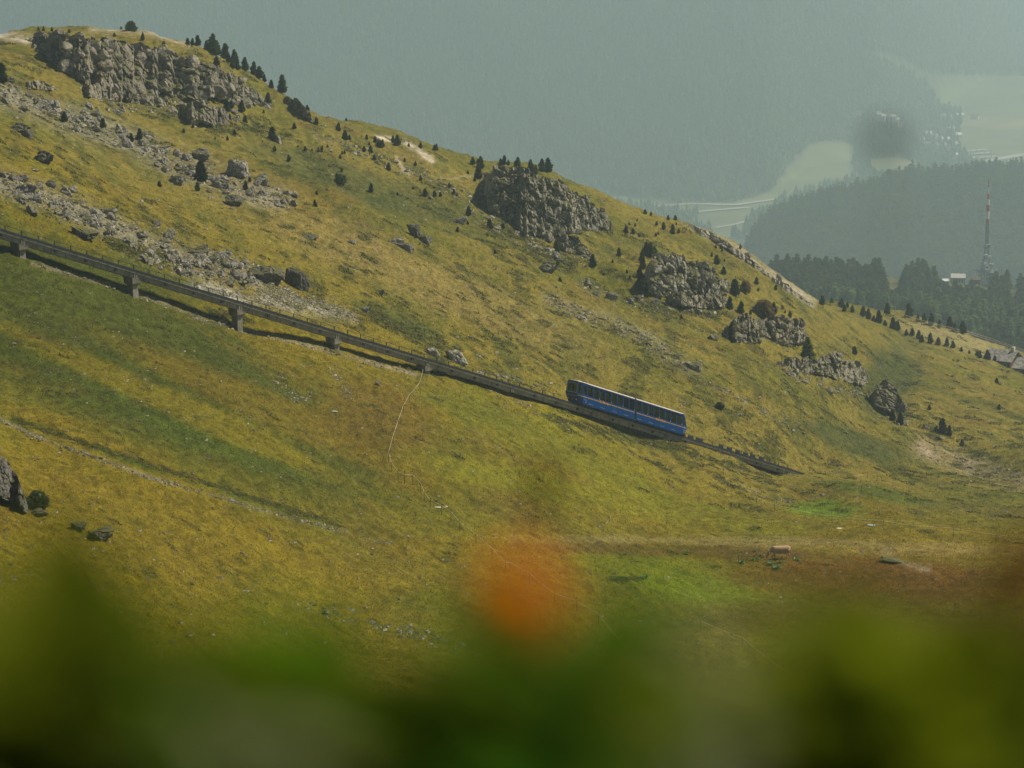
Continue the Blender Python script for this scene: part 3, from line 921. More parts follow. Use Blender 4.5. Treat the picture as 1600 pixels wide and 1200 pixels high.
bluff('cliff', 'long grey limestone cliff under the skyline at top left',
      [(42, 62), (60, 50), (100, 50), (150, 56), (200, 60), (240, 72), (290, 86), (330, 102), (370, 122), (400, 140), (418, 158), (428, 178)],
      [(42, 70), (75, 95), (110, 120), (140, 140), (190, 158), (240, 162), (300, 158), (350, 160), (395, 168), (428, 184)], nx=330, nt=110, seed=3, cell=3.6, amp=1.1)
bluff('rock_outcrop', 'broken grey rocks heaped under the long top left cliff',
      [(125, 136), (150, 126), (185, 134), (215, 142), (250, 150), (270, 160)], [(125, 150), (160, 156), (200, 160), (240, 166), (270, 168)], nx=110, nt=36, seed=31, cell=2.2, amp=0.8)
bluff('rock_outcrop', 'pale rock patch below the right half of the top left cliff',
      [(280, 166), (310, 158), (340, 164), (358, 178), (362, 190)], [(280, 176), (300, 194), (330, 200), (350, 196), (362, 194)], nx=110, nt=40, seed=33, cell=2.0, amp=0.7)
bluff('rock_outcrop', 'slanting dark rock rib on the skyline right of the top left cliff',
      [(444, 150), (455, 150), (468, 160), (482, 178), (490, 190)], [(444, 158), (456, 170), (468, 180), (480, 188), (490, 194)], nx=80, nt=30, seed=35, cell=2.2, amp=0.7)
bluff('cliff', 'craggy grey bluff with pines on top in the middle of the ridge',
      [(748, 290), (760, 270), (790, 262), (820, 268), (838, 278), (860, 276), (880, 280), (905, 298), (930, 316), (950, 336), (958, 360)],
      [(748, 300), (765, 335), (790, 350), (815, 372), (850, 378), (880, 372), (910, 362), (935, 360), (958, 366)], nx=260, nt=110, seed=5, cell=2.4, amp=1.1, mat=M_CLIFFG, run=1.1)
bluff('rock_outcrop', 'thin rock tail running down from the middle bluff',
      [(868, 372), (890, 366), (905, 372), (920, 388), (930, 400)], [(868, 384), (885, 394), (905, 398), (920, 402), (930, 404)], nx=80, nt=30, seed=37, cell=2.0, amp=0.7)
bluff('cliff', 'rounded grey bluff with a dark pine clump on its left shoulder',
      [(1002, 440), (1010, 416), (1025, 400), (1050, 395), (1080, 404), (1105, 418), (1125, 426), (1138, 440), (1144, 452)],
      [(1002, 450), (1015, 462), (1045, 466), (1080, 462), (1110, 468), (1130, 466), (1144, 458)], nx=200, nt=80, seed=8, cell=2.6, amp=1.0, mat=M_CLIFFG, run=0.9)
bluff('rock_outcrop', 'rough rocks spilling from the foot of the rounded bluff',
      [(1040, 462), (1070, 458), (1100, 462), (1130, 458), (1140, 470)], [(1040, 474), (1065, 482), (1100, 484), (1130, 482), (1140, 478)], nx=100, nt=30, seed=39, cell=2.0, amp=0.7)
bluff('cliff', 'tawny two humped outcrop with a russet larch bush on top',
      [(1128, 520), (1150, 492), (1165, 488), (1180, 496), (1192, 494), (1220, 490), (1245, 500), (1258, 516), (1266, 530)],
      [(1128, 530), (1150, 536), (1180, 540), (1200, 532), (1230, 544), (1250, 542), (1266, 536)], nx=190, nt=70, seed=12, cell=2.6, amp=0.95)
bluff('rock_outcrop', 'ragged grey ridge of rock running down the right slope',
      [(1222, 560), (1245, 556), (1270, 562), (1290, 556), (1308, 548), (1318, 560), (1335, 566), (1352, 576), (1360, 592)],
      [(1222, 568), (1250, 582), (1280, 588), (1310, 594), (1340, 602), (1360, 604)], nx=118, nt=50, seed=15, cell=2.2, amp=0.8)
bluff('cliff', 'jagged tooth of grey rock at the lower end of the ragged ridge',
      [(1358, 622), (1368, 604), (1385, 594), (1400, 602), (1412, 626), (1420, 648)], [(1358, 634), (1375, 642), (1395, 648), (1410, 652), (1420, 654)], nx=140, nt=70, seed=18, cell=2.0, amp=0.6, run=0.6, flat=True)
bluff('rock_outcrop', 'lichened rock spur entering at the left picture edge',
      [(-60, 660), (-20, 690), (0, 714), (18, 728), (30, 752), (42, 786), (48, 800)], [(-60, 800), (0, 786), (20, 788), (48, 806)], nx=118, nt=70, seed=21, cell=1.1, amp=0.28, mat=M_ROCKD, back=6)
bluff('rock_outcrop', 'pale bare limestone strip along the crest on the right',
      [(1078, 350), (1110, 362), (1150, 388), (1185, 414), (1215, 436)], [(1078, 358), (1110, 374), (1150, 400), (1185, 422), (1215, 440)], nx=118, nt=24, seed=24, cell=1.8, amp=0.35, mat=M_PALE)
bluff('rock_outcrop', 'pale bare limestone tongue at the lower end of the crest',
      [(1205, 432), (1225, 440), (1250, 458), (1272, 476)], [(1205, 438), (1225, 452), (1250, 468), (1272, 480)], nx=90, nt=20, seed=26, cell=1.8, amp=0.3, mat=M_PALE)
bluff('rock_outcrop', 'low rock step above the left scree',
      [(40, 128), (60, 124), (85, 134)], [(40, 138), (62, 140), (85, 142)], nx=60, nt=20, seed=29, cell=1.6, amp=0.5)

# ------------------------------------------------------------------ boulder fields and scree
BANDS = [  # points, half width px, number, size range (m), slow falloff, name for labels
 ([(0, 140), (70, 170), (160, 205), (260, 248), (330, 270)], 17, 330, (0.35, 1.9), 'top left scree'),
 ([(0, 285), (60, 305), (130, 335), (220, 375), (320, 410), (400, 425)], 22, 420, (0.30, 1.7), 'rock field above the track'),
 ([(220, 395), (300, 425), (390, 440)], 14, 160, (0.25, 1.2), 'rock field above the track'),
 ([(400, 425), (440, 460), (500, 475), (545, 492)], 10, 130, (0.20, 0.8), 'pale scree patch beside the dark boulders'),
 ([(250, 255), (330, 290), (400, 300), (460, 320)], 16, 120, (0.3, 1.6), 'outcrop by the lone pine'),
 ([(130, 150), (200, 165), (290, 172), (380, 186)], 12, 130, (0.4, 2.0), 'foot of the top left cliff'),
 ([(490, 215), (570, 235), (640, 270), (700, 295), (750, 320)], 13, 160, (0.3, 1.3), 'upper slope left of the middle bluff'),
 ([(740, 330), (790, 355), (860, 395), (930, 405)], 14, 130, (0.4, 1.7), 'foot of the middle bluff'),
 ([(900, 440), (960, 470), (1050, 485), (1140, 480)], 13, 110, (0.4, 1.6), 'foot of the rounded bluff'),
 ([(860, 470), (930, 500), (1000, 525), (1080, 575)], 13, 190, (0.25, 1.0), 'stony streak left of the tawny outcrop'),
 ([(1215, 570), (1280, 600), (1350, 620), (1420, 665)], 11, 120, (0.35, 1.5), 'foot of the ragged ridge'),
 ([(1440, 700), (1520, 725), (1600, 750)], 16, 70, (0.25, 1.0), 'stony gully at right'),
]
indiv, bulk = [], []
for pts, hw, n, (s0, s1), nm in BANDS:
    pts = np.array(pts, float)
    seg = np.hypot(*(pts[1:] - pts[:-1]).T); cum = np.concatenate([[0], np.cumsum(seg)])
    u = RNG.uniform(0, cum[-1], n)
    px = np.interp(u, cum, pts[:, 0]) + RNG.normal(0, hw * 0.35, n)
    py = np.interp(u, cum, pts[:, 1]) + RNG.normal(0, hw * 0.55, n)
    size = s0 + (s1 - s0) * RNG.uniform(0, 1, n) ** 3.0
    P = hit(px, py); ok = ~np.isnan(P[:, 0])
    for p, s_ in zip(P[ok], size[ok]):
        indiv.append((s_ / p[1], p, s_, nm))
indiv.sort(key=lambda r: -r[0])
for k, (_, p, s_, nm) in enumerate(indiv):
    if k < 230:
        o = link('rock', ROCK_MED[k % len(ROCK_MED)])
        o.scale = (s_ * 0.62, s_ * 0.5, s_ * random.uniform(0.4, 0.62))
        o.rotation_euler = (random.uniform(-.4, .4), random.uniform(-.4, .4), random.uniform(0, 6.28))
        o.location = (p[0], p[1], p[2] + s_ * 0.12)
        sz_ = 'large ' if s_ > 1.1 else ('medium ' if s_ > 0.6 else 'small ')
        fx_ = float(project(*[np.array(v) for v in p])[0]); bd = [q for q in BANDS if q[4] == nm]; lo = min(q[0][0][0] for q in bd); hi = max(q[0][-1][0] for q in bd)
        r_ = (fx_ - lo) / (hi - lo); wh = 'upper left end of the ' if r_ < .25 else ('upper middle of the ' if r_ < .5 else ('lower middle of the ' if r_ < .75 else 'lower right end of the '))
        tag(o, sz_ + 'grey rock at the ' + wh + nm, 'rock', sz_ + 'rocks, ' + wh + nm)
    else:
        bulk.append((p, s_ * 0.6))
def more(pts, hw, n, s0, s1, exp=2.0):
    pts = np.array(pts, float)
    seg = np.hypot(*(pts[1:] - pts[:-1]).T); cum = np.concatenate([[0], np.cumsum(seg)])
    u = RNG.uniform(0, cum[-1], n)
    clump = 0.5 + 0.5 * np.sin(u * 0.13 + 2 * np.sin(u * 0.041))
    keep = RNG.uniform(0, 1, n) < 0.25 + 0.75 * clump
    px = np.interp(u, cum, pts[:, 0]) + RNG.normal(0, hw * 0.5, n)
    py = np.interp(u, cum, pts[:, 1]) + RNG.normal(0, hw * 0.5, n)
    P = hit(px, py); s_ = s0 + (s1 - s0) * RNG.uniform(0, 1, n) ** exp
    for p, q, k_ in zip(P, s_, keep):
        if k_ and not np.isnan(p[0]): bulk.append((p, q))
for pts, hw, n, (s0, s1), nm in BANDS: more(pts, hw * 1.15, int(n * 2.2), 0.10, 0.42)
more([(405, 455), (450, 466), (500, 480), (552, 495)], 13, 1900, 0.08, 0.26)
more([(300, 448), (370, 462), (450, 476)], 8, 700, 0.08, 0.22)
more([(50, 412), (190, 452), (330, 505), (500, 545), (650, 585)], 5, 600, 0.08, 0.26)
more([(300, 492), (345, 505), (400, 520)], 6, 160, 0.1, 0.3)
more([(520, 575), (535, 600), (548, 622)], 10, 180, 0.07, 0.25)
more([(430, 590), (445, 615), (490, 622)], 9, 110, 0.08, 0.3)
more([(0, 657), (60, 685), (120, 705), (160, 718)], 4, 150, 0.08, 0.30)
more([(120, 705), (230, 745), (300, 765), (420, 800), (540, 832)], 3.5, 420, 0.07, 0.28)
more([(570, 842), (612, 848)], 3, 40, 0.07, 0.2)
more([(690, 873), (728, 884)], 3, 40, 0.07, 0.2)
more([(475, 945), (560, 972), (650, 990), (750, 1025)], 11, 260, 0.07, 0.36)
more([(740, 580), (800, 590), (840, 604)], 5, 120, 0.10, 0.4)
more([(770, 615), (830, 640), (900, 670)], 9, 130, 0.08, 0.25)
more([(680, 595), (760, 625), (840, 660)], 12, 90, 0.08, 0.2)
more([(1080, 585), (1160, 625), (1250, 672)], 8, 200, 0.12, 0.4)
more([(1120, 748), (1165, 765), (1240, 785)], 4, 170, 0.08, 0.3)
more([(1195, 730), (1240, 742)], 4, 30, 0.08, 0.3)
more([(880, 600), (1000, 640), (1100, 660)], 20, 60, 0.1, 0.3)
# lone stones everywhere
n = 6500
P = hit(RNG.uniform(-60, 1660, n), RNG.uniform(60, 1050, n))
for p in P:
    if not np.isnan(p[0]) and p[1] < 850:
        d = p[1]
        bulk.append((p, (0.05 + 0.20 * RNG.uniform() ** 3) * (1.0 if d < 350 else 1.7)))
bp = np.array([b[0] for b in bulk]); bs = np.array([b[1] for b in bulk])
sc = np.stack([bs * RNG.uniform(0.8, 1.3, len(bs)), bs * RNG.uniform(0.7, 1.2, len(bs)), bs * RNG.uniform(0.5, 0.9, len(bs))], 1)
V, F = scatter_mesh(ROCK_SMALL, bp, sc, RNG.uniform(0, 6.28, len(bs)), RNG.normal(0, 0.3, len(bs)))
tag(link('scree', mesh_np('scree', V, F, [M_PALE])), kind='stuff')

# ------------------------------------------------------------------ trees
def crown_mesh(seed, kind='pine', n=320):
    """unit height crown (base z 0.08, top 1): needle clumps on whorls of branches, inner twigs dark by their own shade"""
    rng = np.random.default_rng(seed)
    V, F = [], []
    lobes = [(rng.uniform(0, 6.28), rng.uniform(0.25, 0.85), rng.uniform(0.10, 0.28)) for _ in range(7)]
    wd = {'pine': 0.27, 'larch': 0.25, 'bush': 0.55, 'spruce': 0.20}[kind]
    def rad(h, th):
        if kind == 'pine': r = wd * (max(0, 1 - h) ** 0.6) * (0.55 + 0.45 * min(1, h / 0.22))
        elif kind == 'bush': r = wd * math.sqrt(max(0, 1 - (h - 0.3) ** 2 / 0.5))
        else: r = wd * (1 - h) ** 0.85 * (0.7 + 0.3 * min(1, h / 0.12))
        for a, hh, k in lobes:
            r *= 1 + k * math.exp(-((h - hh) / 0.12) ** 2) * math.cos(th - a)
        return r * (1 + 0.12 * math.sin(h * 38 + seed))
    for k in range(n):
        h = 0.06 + 0.93 * rng.uniform() ** 1.15
        th = rng.uniform(0, 6.283)
        r = rad(h, th) * (0.35 + 0.65 * rng.uniform() ** 0.4)
        c = np.array([r * math.cos(th), r * math.sin(th), h - 0.10 * r])
        s_ = (0.035 + 0.05 * rng.uniform()) * (1.25 - 0.5 * h) * (1.3 if kind == 'bush' else 1)
        out = np.array([math.cos(th), math.sin(th), 0.25 if kind != 'larch' else -0.1])
        side = np.cross(out, rng.normal(size=3)); side /= np.linalg.norm(side) + 1e-9
        upv = np.cross(side, out)
        b = len(V)
        V += [c - out * s_ * 1.3, c + side * s_ * 0.8 + upv * s_ * 0.3, c + out * s_ * 1.6 - upv * s_ * 0.2, c - side * s_ * 0.8 + upv * s_ * 0.2, c + upv * s_ * 1.0]
        F += [(b, b + 1, b + 2), (b, b + 2, b + 3), (b, b + 4, b + 2)]
    cv, cf = ICO[1]
    core = cv.copy(); hh = (core[:, 2] + 1) / 2
    rr = np.array([rad(0.06 + 0.86 * q, 0.0) for q in hh])
    nrm = np.hypot(core[:, 0], core[:, 1]) + 1e-6
    core = np.stack([core[:, 0] / nrm * rr * 0.62 * np.minimum(1, nrm * 2), core[:, 1] / nrm * rr * 0.62 * np.minimum(1, nrm * 2), 0.06 + 0.86 * hh], 1)
    b = len(V); V += list(core); F += [tuple(b + q for q in f) for f in cf]
    return np.array(V), np.array(F)
CROWN_PINE = [mesh_np('crown', *crown_mesh(500 + k, 'pine', 420), [M_PINE]) for k in range(6)]
CROWN_LARCH = [mesh_np('crown', *crown_mesh(520 + k, 'larch', 420), [M_LARCH]) for k in range(3)]
CROWN_BUSH = [mesh_np('crown', *crown_mesh(530 + k, 'bush', 380), [M_PINE]) for k in range(3)]
CROWN_RUSSET = mesh_np('crown', *crown_mesh(533, 'bush', 500), [foliage_mat('russet larch needles', (0.15, 0.12, 0.035), (0.26, 0.19, 0.07), transl=0.5)])
tb = MB(); tb.tube((0, 0, -0.10), (0.01, 0, 0.5), 0.028, 0.014, 7); tb.tube((0.01, 0, 0.5), (0, 0, 0.9), 0.014, 0.004, 6)
for k in range(6):
    th = k * 2.1; z = 0.2 + 0.1 * k
    tb.tube((0, 0, z), (0.13 * math.cos(th), 0.13 * math.sin(th), z + 0.05), 0.008, 0.003, 4, False)
TRUNK = tb.mesh('trunk', M_BARK, True)

def tree(px, py, hpx, label, group=None, kind='pine', wide=1.0, k=None, p=None):
    p = hit1(px, py) if p is None else p
    hm = hpx * p.y / FPX / CP
    name, cat = {'pine': ('pine_tree', 'tree'), 'larch': ('larch_tree', 'tree'), 'bush': ('mountain_pine_bush', 'bush'), 'russet': ('larch_bush', 'bush')}[kind]
    root = empty(name, p, random.uniform(0, 6.28))
    me = {'pine': CROWN_PINE, 'larch': CROWN_LARCH, 'bush': CROWN_BUSH, 'russet': [CROWN_RUSSET]}[kind]
    c = link('crown', me[random.randrange(len(me)) if k is None else k], root)
    wr = wide * random.uniform(0.9, 1.2)
    c.scale = (hm * wr, hm * wr, hm)
    t = link('trunk', TRUNK, root); t.scale = (hm, hm, hm * 0.9)
    tag(root, label, cat, group)
    return root

def near(px, py):
    """name the place on the hill of a tree at a pixel"""
    if py < 130 and px < 450 and px > 270: return ('on the skyline at the right end of the top left cliff', 1)
    if px < 270 and py < 90: return ('on top of the long cliff at top left', 2)
    if px < 430 and 140 <= py < 215 and px > 280: return ('among the rocks under the top left cliff', 3)
    if px < 420: return ('beside boulders on the left scree', 4)
    if px < 560 and py < 340: return ('on the open upper slope left of centre', 5)
    if px < 700 and py < 315: return ('by the bare patches on the upper slope at centre', 6)
    if px < 775 and py < 300: return ('on the skyline left of the middle bluff', 7)
    if px < 860 and py < 300: return ('on top of the middle bluff', 8)
    if px < 990 and py > 330 and px > 720: return ('around the foot of the middle bluff', 9)
    if 990 <= px < 1030 and py > 380: return ('in the dark clump on the rounded bluff', 10)
    if px < 1140: return ('on the ridge between the middle and the rounded bluff', 11)
    if px < 1270: return ('near the tawny outcrop on the right slope', 12)
    if py > 600: return ('by the gully at the lower right', 13)
    if py > 540 and px < 1450: return ('near the ragged rock ridge on the right slope', 14)
    return ('in the dark row along the crest of the right hill', 15)

TREES = [
 (60,48,6),(68,48,6),(81,49,6),(189,44,4),(108,51,5),(223,63,10),(179,57,6),(256,74,8),(293,71,11),(301,71,10),(309,68,15),(323,72,14),
 (333,79,27),(338,80,20),(328,76,16),(352,90,20),(366,96,18),(338,107,19),(357,98,14),(363,107,13),(371,109,13),(383,110,16),(397,117,18),(405,122,20),(413,126,10),
 (424,138,12),(441,143,24),(419,163,15),(3,129,26),(101,190,14),(161,201,13),(205,222,13),(218,218,16),(339,159,10),(354,175,20),(361,172,14),
 (378,175,15),(383,193,13),(328,201,12),(359,189,9),(425,219,19),(460,201,9),(494,195,10),(480,174,8),(429,236,8),(451,252,9),
 (529,205,12),(539,219,14),(546,219,8),(573,218,8),(586,223,9),(598,230,10),(569,237,9),(579,239,11),(614,223,9),(621,227,13),(607,267,11),(585,251,10),
 (657,232,8),(679,235,7),(682,235,8),(739,257,10),(747,256,8),(751,263,15),(747,280,22),(782,258,9),(788,258,12),(794,258,7),(526,276,6),
 (495,304,6),(492,322,8),(580,300,14),(664,307,11),(679,307,9),(688,307,7),(732,337,13),(765,358,17),(541,188,5),(632,253,6),(731,272,6),
 (737,258,9),(805,259,7),(809,261,13),(829,268,15),(834,284,19),(837,271,12),(847,268,19),(856,270,20),(815,272,8),(866,362,24),(870,394,14),(926,418,21),(967,401,12),
 (1044,344,8),(1055,344,7),(1026,352,6),(1037,358,9),(1051,366,14),(978,365,11),(989,366,9),(1008,335,7),(1017,337,6),
 (1009,399,17),(1016,402,20),(1022,400,16),(1003,409,17),(1000,434,18),(998,455,17),(1009,459,18),(1005,420,16),(1120,413,13),(1112,401,7),(1131,429,11),
 (1148,461,26),(1182,444,11),(1070,478,12),(1158,489,18),(1140,484,17),(1209,490,16),(1234,496,10),
 (1282,477,11),(1288,470,9),(1298,473,9),(1311,480,11),(1322,486,11),(1326,480,7),(1333,488,14),(1345,494,12),(1350,492,13),(1356,498,13),(1366,503,13),(1375,506,14),(1383,508,13),(1395,512,15),(1401,512,12),(1405,516,14),
 (1417,522,11),(1427,525,15),(1437,530,13),(1444,533,12),(1450,535,13),(1466,538,16),(1478,541,11),(1487,544,13),(1493,543,10),(1503,547,7),
 (1516,552,6),(1525,555,10),(1533,558,8),(1541,561,10),(1549,563,8),(1555,565,8),(1562,568,7),
 (1423,497,16),(1434,501,15),(1446,504,14),(1458,508,18),(1469,512,15),(1480,514,17),(1492,518,18),(1505,522,17),(1517,524,16),(1530,527,17),(1544,524,20),(1385,490,12),(1358,476,10),
 (1337,555,14),(1354,626,9),(1394,658,16),(1406,664,17),(1472,678,24),(1483,681,17),(1463,674,9),(1557,598,8),(1561,640,9),(1503,697,10),(1452,640,7),
 (309,298,13),(384,296,14),(249,292,8),(494,323,6),(390,284,8),
]
_r = random.Random(5)
for k in range(95):
    bx0, by0 = [(330, 190), (560, 235), (660, 290), (780, 360), (900, 410), (1030, 370), (1080, 470), (1190, 470), (1010, 350), (1110, 400), (500, 230), (960, 440)][k % 12]
    tx, ty, th_ = bx0 + _r.gauss(0, 38), by0 + _r.gauss(0, 13), _r.uniform(3.5, 7.5)
    if not np.isnan(hit(tx, ty)[0][0]): TREES.append((tx, ty, th_))
for px, py, hp in TREES:
    if px > 1270 and py < 570: px += _r.uniform(-4, 4); py += _r.uniform(-1, 2); hp *= _r.uniform(.65, 1.35)
    else: hp *= _r.uniform(.85, 1.15)
    pl, gi = near(px, py)
    size = 'small ' if hp < 9 else ('medium ' if hp < 15 else 'tall ')
    tree(px, py, hp * 1.12, size + 'dark stone pine ' + pl, size + 'pines ' + pl, wide=1.15 if hp < 9 else 1.0)
tree(314, 283, 32, 'lone broad dark pine standing in the boulder outcrop at left', None, 'pine', 1.25)
tree(205, 48, 15, 'bushy grey green pine alone on the skyline of the top left cliff', None, 'bush', 0.9)
tree(532, 286, 14, 'broad dark bush pine on the open upper slope', None, 'bush', 0.9)
tree(593, 230, 11, 'round dark bush pine beside the bare patch on the upper slope', None, 'bush', 0.8)
tree(1164, 457, 19, 'wide low larch bush at the crest left of the far forest', None, 'russet', 0.85)
tree(1193, 496, 28, 'broad russet larch bush on the tawny outcrop', None, 'russet', 0.85)
tree(1262, 562, 36, 'bright green larch at the right foot of the tawny outcrop', None, 'larch', 1.15)
tree(1124, 640, 12, 'pale green bush on the gully slope at right', None, 'bush', 1.2)
tree(1360, 473, 10, 'round dark pine bush on the crest of the right hill', None, 'bush', 1.2)
tree(57, 792, 26, 'dark round shrub at the foot of the rock spur at lower left', None, 'bush', 1.3)
tree(42, 792, 15, 'small dark shrub left of the round shrub at lower left', None, 'bush', 1.3)

# the wood on the shoulder behind the crest
poly = [(1165, 398), (1200, 408), (1300, 412), (1400, 420), (1500, 425), (1600, 430), (1700, 434), (1700, 575), (1600, 552), (1500, 530), (1450, 512), (1400, 498), (1330, 486), (1275, 482), (1230, 450)]
CLEAR = [[(1380, 432), (1412, 430), (1418, 470), (1388, 474)], [(1376, 452), (1398, 448), (1410, 456), (1380, 462)], [(1462, 426), (1514, 424), (1518, 468), (1466, 464)],
         [(1518, 432), (1548, 432), (1546, 474), (1520, 474)], [(1578, 446), (1590, 446), (1594, 500), (1576, 505)]]
cand = []
xs_, ys_ = np.meshgrid(np.arange(1160, 1700, 7.4), np.arange(398, 580, 4.6))
xs_ = (xs_ + RNG.uniform(-4.4, 4.4, xs_.shape)).ravel(); ys_ = (ys_ + RNG.uniform(-2.6, 2.6, ys_.shape)).ravel()
m = inpoly(xs_, ys_, poly)
for c in CLEAR: m &= ~inpoly(xs_, ys_, c)
P = hit(xs_[m], ys_[m], ymin=1000.0)
P = P[~np.isnan(P[:, 0])]
P = P[(P[:, 1] > 1000)]
_fx = project(P[:, 0], P[:, 1], P[:, 2])[0]; P_out = P[_fx > 1612]; P = P[_fx <= 1612]
P = P[np.argsort(P[:, 1])]
FOREST_P = [mesh_np('forest_tree', *crown_mesh(600 + k, 'larch' if k % 3 else 'pine', 260), [M_WOODLAND]) for k in range(6)]
if len(P) > 300:
    pass
vis = P
for k, p in enumerate(vis[:290]):
    o = link('forest_tree', FOREST_P[k % 6]); h_ = random.uniform(7, 11.5)
    o.location = p; o.scale = (h_ * random.uniform(1.05, 1.4),) * 2 + (h_,); o.rotation_euler = (0, 0, random.uniform(0, 6.28))
    fx_, fy_ = project(*[np.array(v) for v in p]); fx_ = float(fx_)
    side = ('at its left end by the pale crest' if fx_ < 1260 else 'left of the small clearing' if fx_ < 1370 else 'between clearing and pale roofed hut' if fx_ < 1470 else 'below the radio mast and hut' if fx_ < 1560 else 'right of the radio mast')
    side = ('tall one ' if h_ > 10 else 'middling one ' if h_ > 8.4 else 'short one ') + side
    tag(o, 'conifer of the near wood, ' + side, 'tree', 'conifers of the near wood, ' + side)
FP_LOW = [crown_mesh(620 + k, 'larch', 60) for k in range(4)]
if len(vis) > 290:
    q = np.concatenate([vis[290:], P_out]); hh = RNG.uniform(7, 11.5, len(q))
    V, F = scatter_mesh([crown_mesh(610 + k, 'larch', 200) for k in range(4)], q, np.stack([hh * 1.25, hh * 1.25, hh], 1), RNG.uniform(0, 6.28, len(q)))
    tag(link('far_wood', mesh_np('far_wood', V, F, [M_WOODLAND])), kind='stuff')

# wooded hill and wooded mountain: low crowns in one body each
def forest(name, xr, yr, sx, sy, poly_in, polys_out, hr, ymin, ymax, protos, mat):
    xs_, ys_ = np.meshgrid(np.arange(*xr, sx), np.arange(*yr, sy))
    xs_ = (xs_ + RNG.uniform(-sx / 2, sx / 2, xs_.shape)).ravel(); ys_ = (ys_ + RNG.uniform(-sy / 2, sy / 2, ys_.shape)).ravel()
    m = np.ones(len(xs_), bool)
    if poly_in: m &= inpoly(xs_, ys_, poly_in)
    for c in polys_out: m &= ~inpoly(xs_, ys_, c)
    P = far_hit(xs_[m], ys_[m]); P = P[~np.isnan(P[:, 0])]
    P = P[(P[:, 1] > ymin) & (P[:, 1] < ymax)]
    hh = RNG.uniform(*hr, len(P))
    V, F = scatter_mesh(protos, P, np.stack([hh * 1.15, hh * 1.15, hh], 1), RNG.uniform(0, 6.28, len(P)))
    tag(link(name, mesh_np(name, V, F, [mat])), kind='stuff')
    return len(P)
n1_ = forest('hill_forest', (1150, 1720), (255, 440), 6.0, 3.6, None, [], (11, 19), 2500, 3900, FP_LOW, M_WOODLAND)
SPIRE = []
for k in range(4):
    rng = np.random.default_rng(700 + k)
    v = [(0, 0, 1.0)]; f = []
    for lv, (z, r) in enumerate(((0.75, 0.10), (0.45, 0.17), (0.12, 0.22))):
        for q in range(5):
            a_ = q * 1.2566 + lv * 0.6; rr = r * rng.uniform(0.6, 1.3)
            v.append((rr * math.cos(a_), rr * math.sin(a_), z + rng.uniform(-.05, .05)))
    for q in range(5): f.append((0, 1 + q, 1 + (q + 1) % 5))
    for lv in (0, 1):
        for q in range(5):
            a_, b_ = 1 + lv * 5 + q, 1 + lv * 5 + (q + 1) % 5
            f += [(a_, a_ + 5, b_ + 5), (a_, b_ + 5, b_)]
    SPIRE.append((np.array(v), np.array(f)))
n2_ = forest('mountain_forest', (-60, 1700), (-20, 372), 5.6, 4.6, None, MEADOWS, (13, 24), 3950, 9400, SPIRE, M_WOODLAND)
print('forest counts', len(vis), n1_, n2_)

# ------------------------------------------------------------------ ground cover
def tuft_protos(k, nb=5, hgt=1.0, lean=0.6, w=0.16):
    out = []
    for s_ in range(k):
        rng = np.random.default_rng(800 + s_); V, F = [], []
        for b in range(nb):
            th = rng.uniform(0, 6.28); r0 = rng.uniform(0, 0.35); c, s2 = math.cos(th), math.sin(th)
            base = np.array([r0 * c, r0 * s2, -0.1]); tip = base + np.array([c * lean * rng.uniform(.3, 1), s2 * lean * rng.uniform(.3, 1), hgt * rng.uniform(.5, 1)])
            sd = np.array([-s2, c, 0]) * w; i = len(V)
            V += [base - sd, base + sd, tip]; F += [(i, i + 1, i + 2)]
        out.append((np.array(V), np.array(F)))
    return out
def foliage_attr_mat(name, mul=(1.0, 1.0, 1.0), var=0.25):
    m = NT(name, 0.9); m.p.inputs['Specular IOR Level'].default_value = 0.1
    at = m.n('ShaderNodeAttribute', attribute_name='ground')
    n = m.noise(m.coord(), 3.0, 2)
    c = m.mix(1.0, at.outputs['Color'], m.ramp(n, [(0.3, tuple(v * (1 - var) for v in mul)), (0.7, tuple(v * (1 + var) for v in mul))]), 'MULTIPLY')
    m.color(c)
    tr = m.n('ShaderNodeBsdfTranslucent'); m.l(c, tr.inputs[0]); mx = m.n('ShaderNodeMixShader'); mx.inputs[0].default_value = 0.5
    m.l(m.p.outputs[0], mx.inputs[1]); m.l(tr.outputs[0], mx.inputs[2]); m.l(mx.outputs[0], m.out.inputs[0])
    return m.m
def colour_at(x, y):
    i, j, fx, fy = gidx(x, y); return C[j, i]
def ground_cover(name, P, size, protos, mul, mat):
    rep = RNG.integers(0, len(protos), len(P))
    V, F = scatter_mesh(protos, P, size, RNG.uniform(0, 6.28, len(P)))
    me = mesh_np(name, V, F, [mat])
    col = colour_at(V[:, 0], V[:, 1])
    at = me.color_attributes.new('ground', 'FLOAT_COLOR', 'POINT')
    at.data.foreach_set('color', np.concatenate([col, np.ones((len(V), 1))], 1).astype(np.float32).ravel())
    return tag(link(name, me), kind='stuff')
TP = tuft_protos(10)
n = 170000
P = hit(RNG.uniform(-30, 1630, n), 250 + 930 * RNG.uniform(0, 1, n) ** 0.8)
P = P[~np.isnan(P[:, 0]) & (P[:, 1] < 640)]
sz = RNG.uniform(0.06, 0.17, len(P)) * np.clip(P[:, 1] / 260, 0.8, 1.6)
ground_cover('grass', P, np.stack([sz, sz, sz * 1.1], 1), TP, 1.0, foliage_attr_mat('grass blades', (1.6, 1.6, 1.4)))
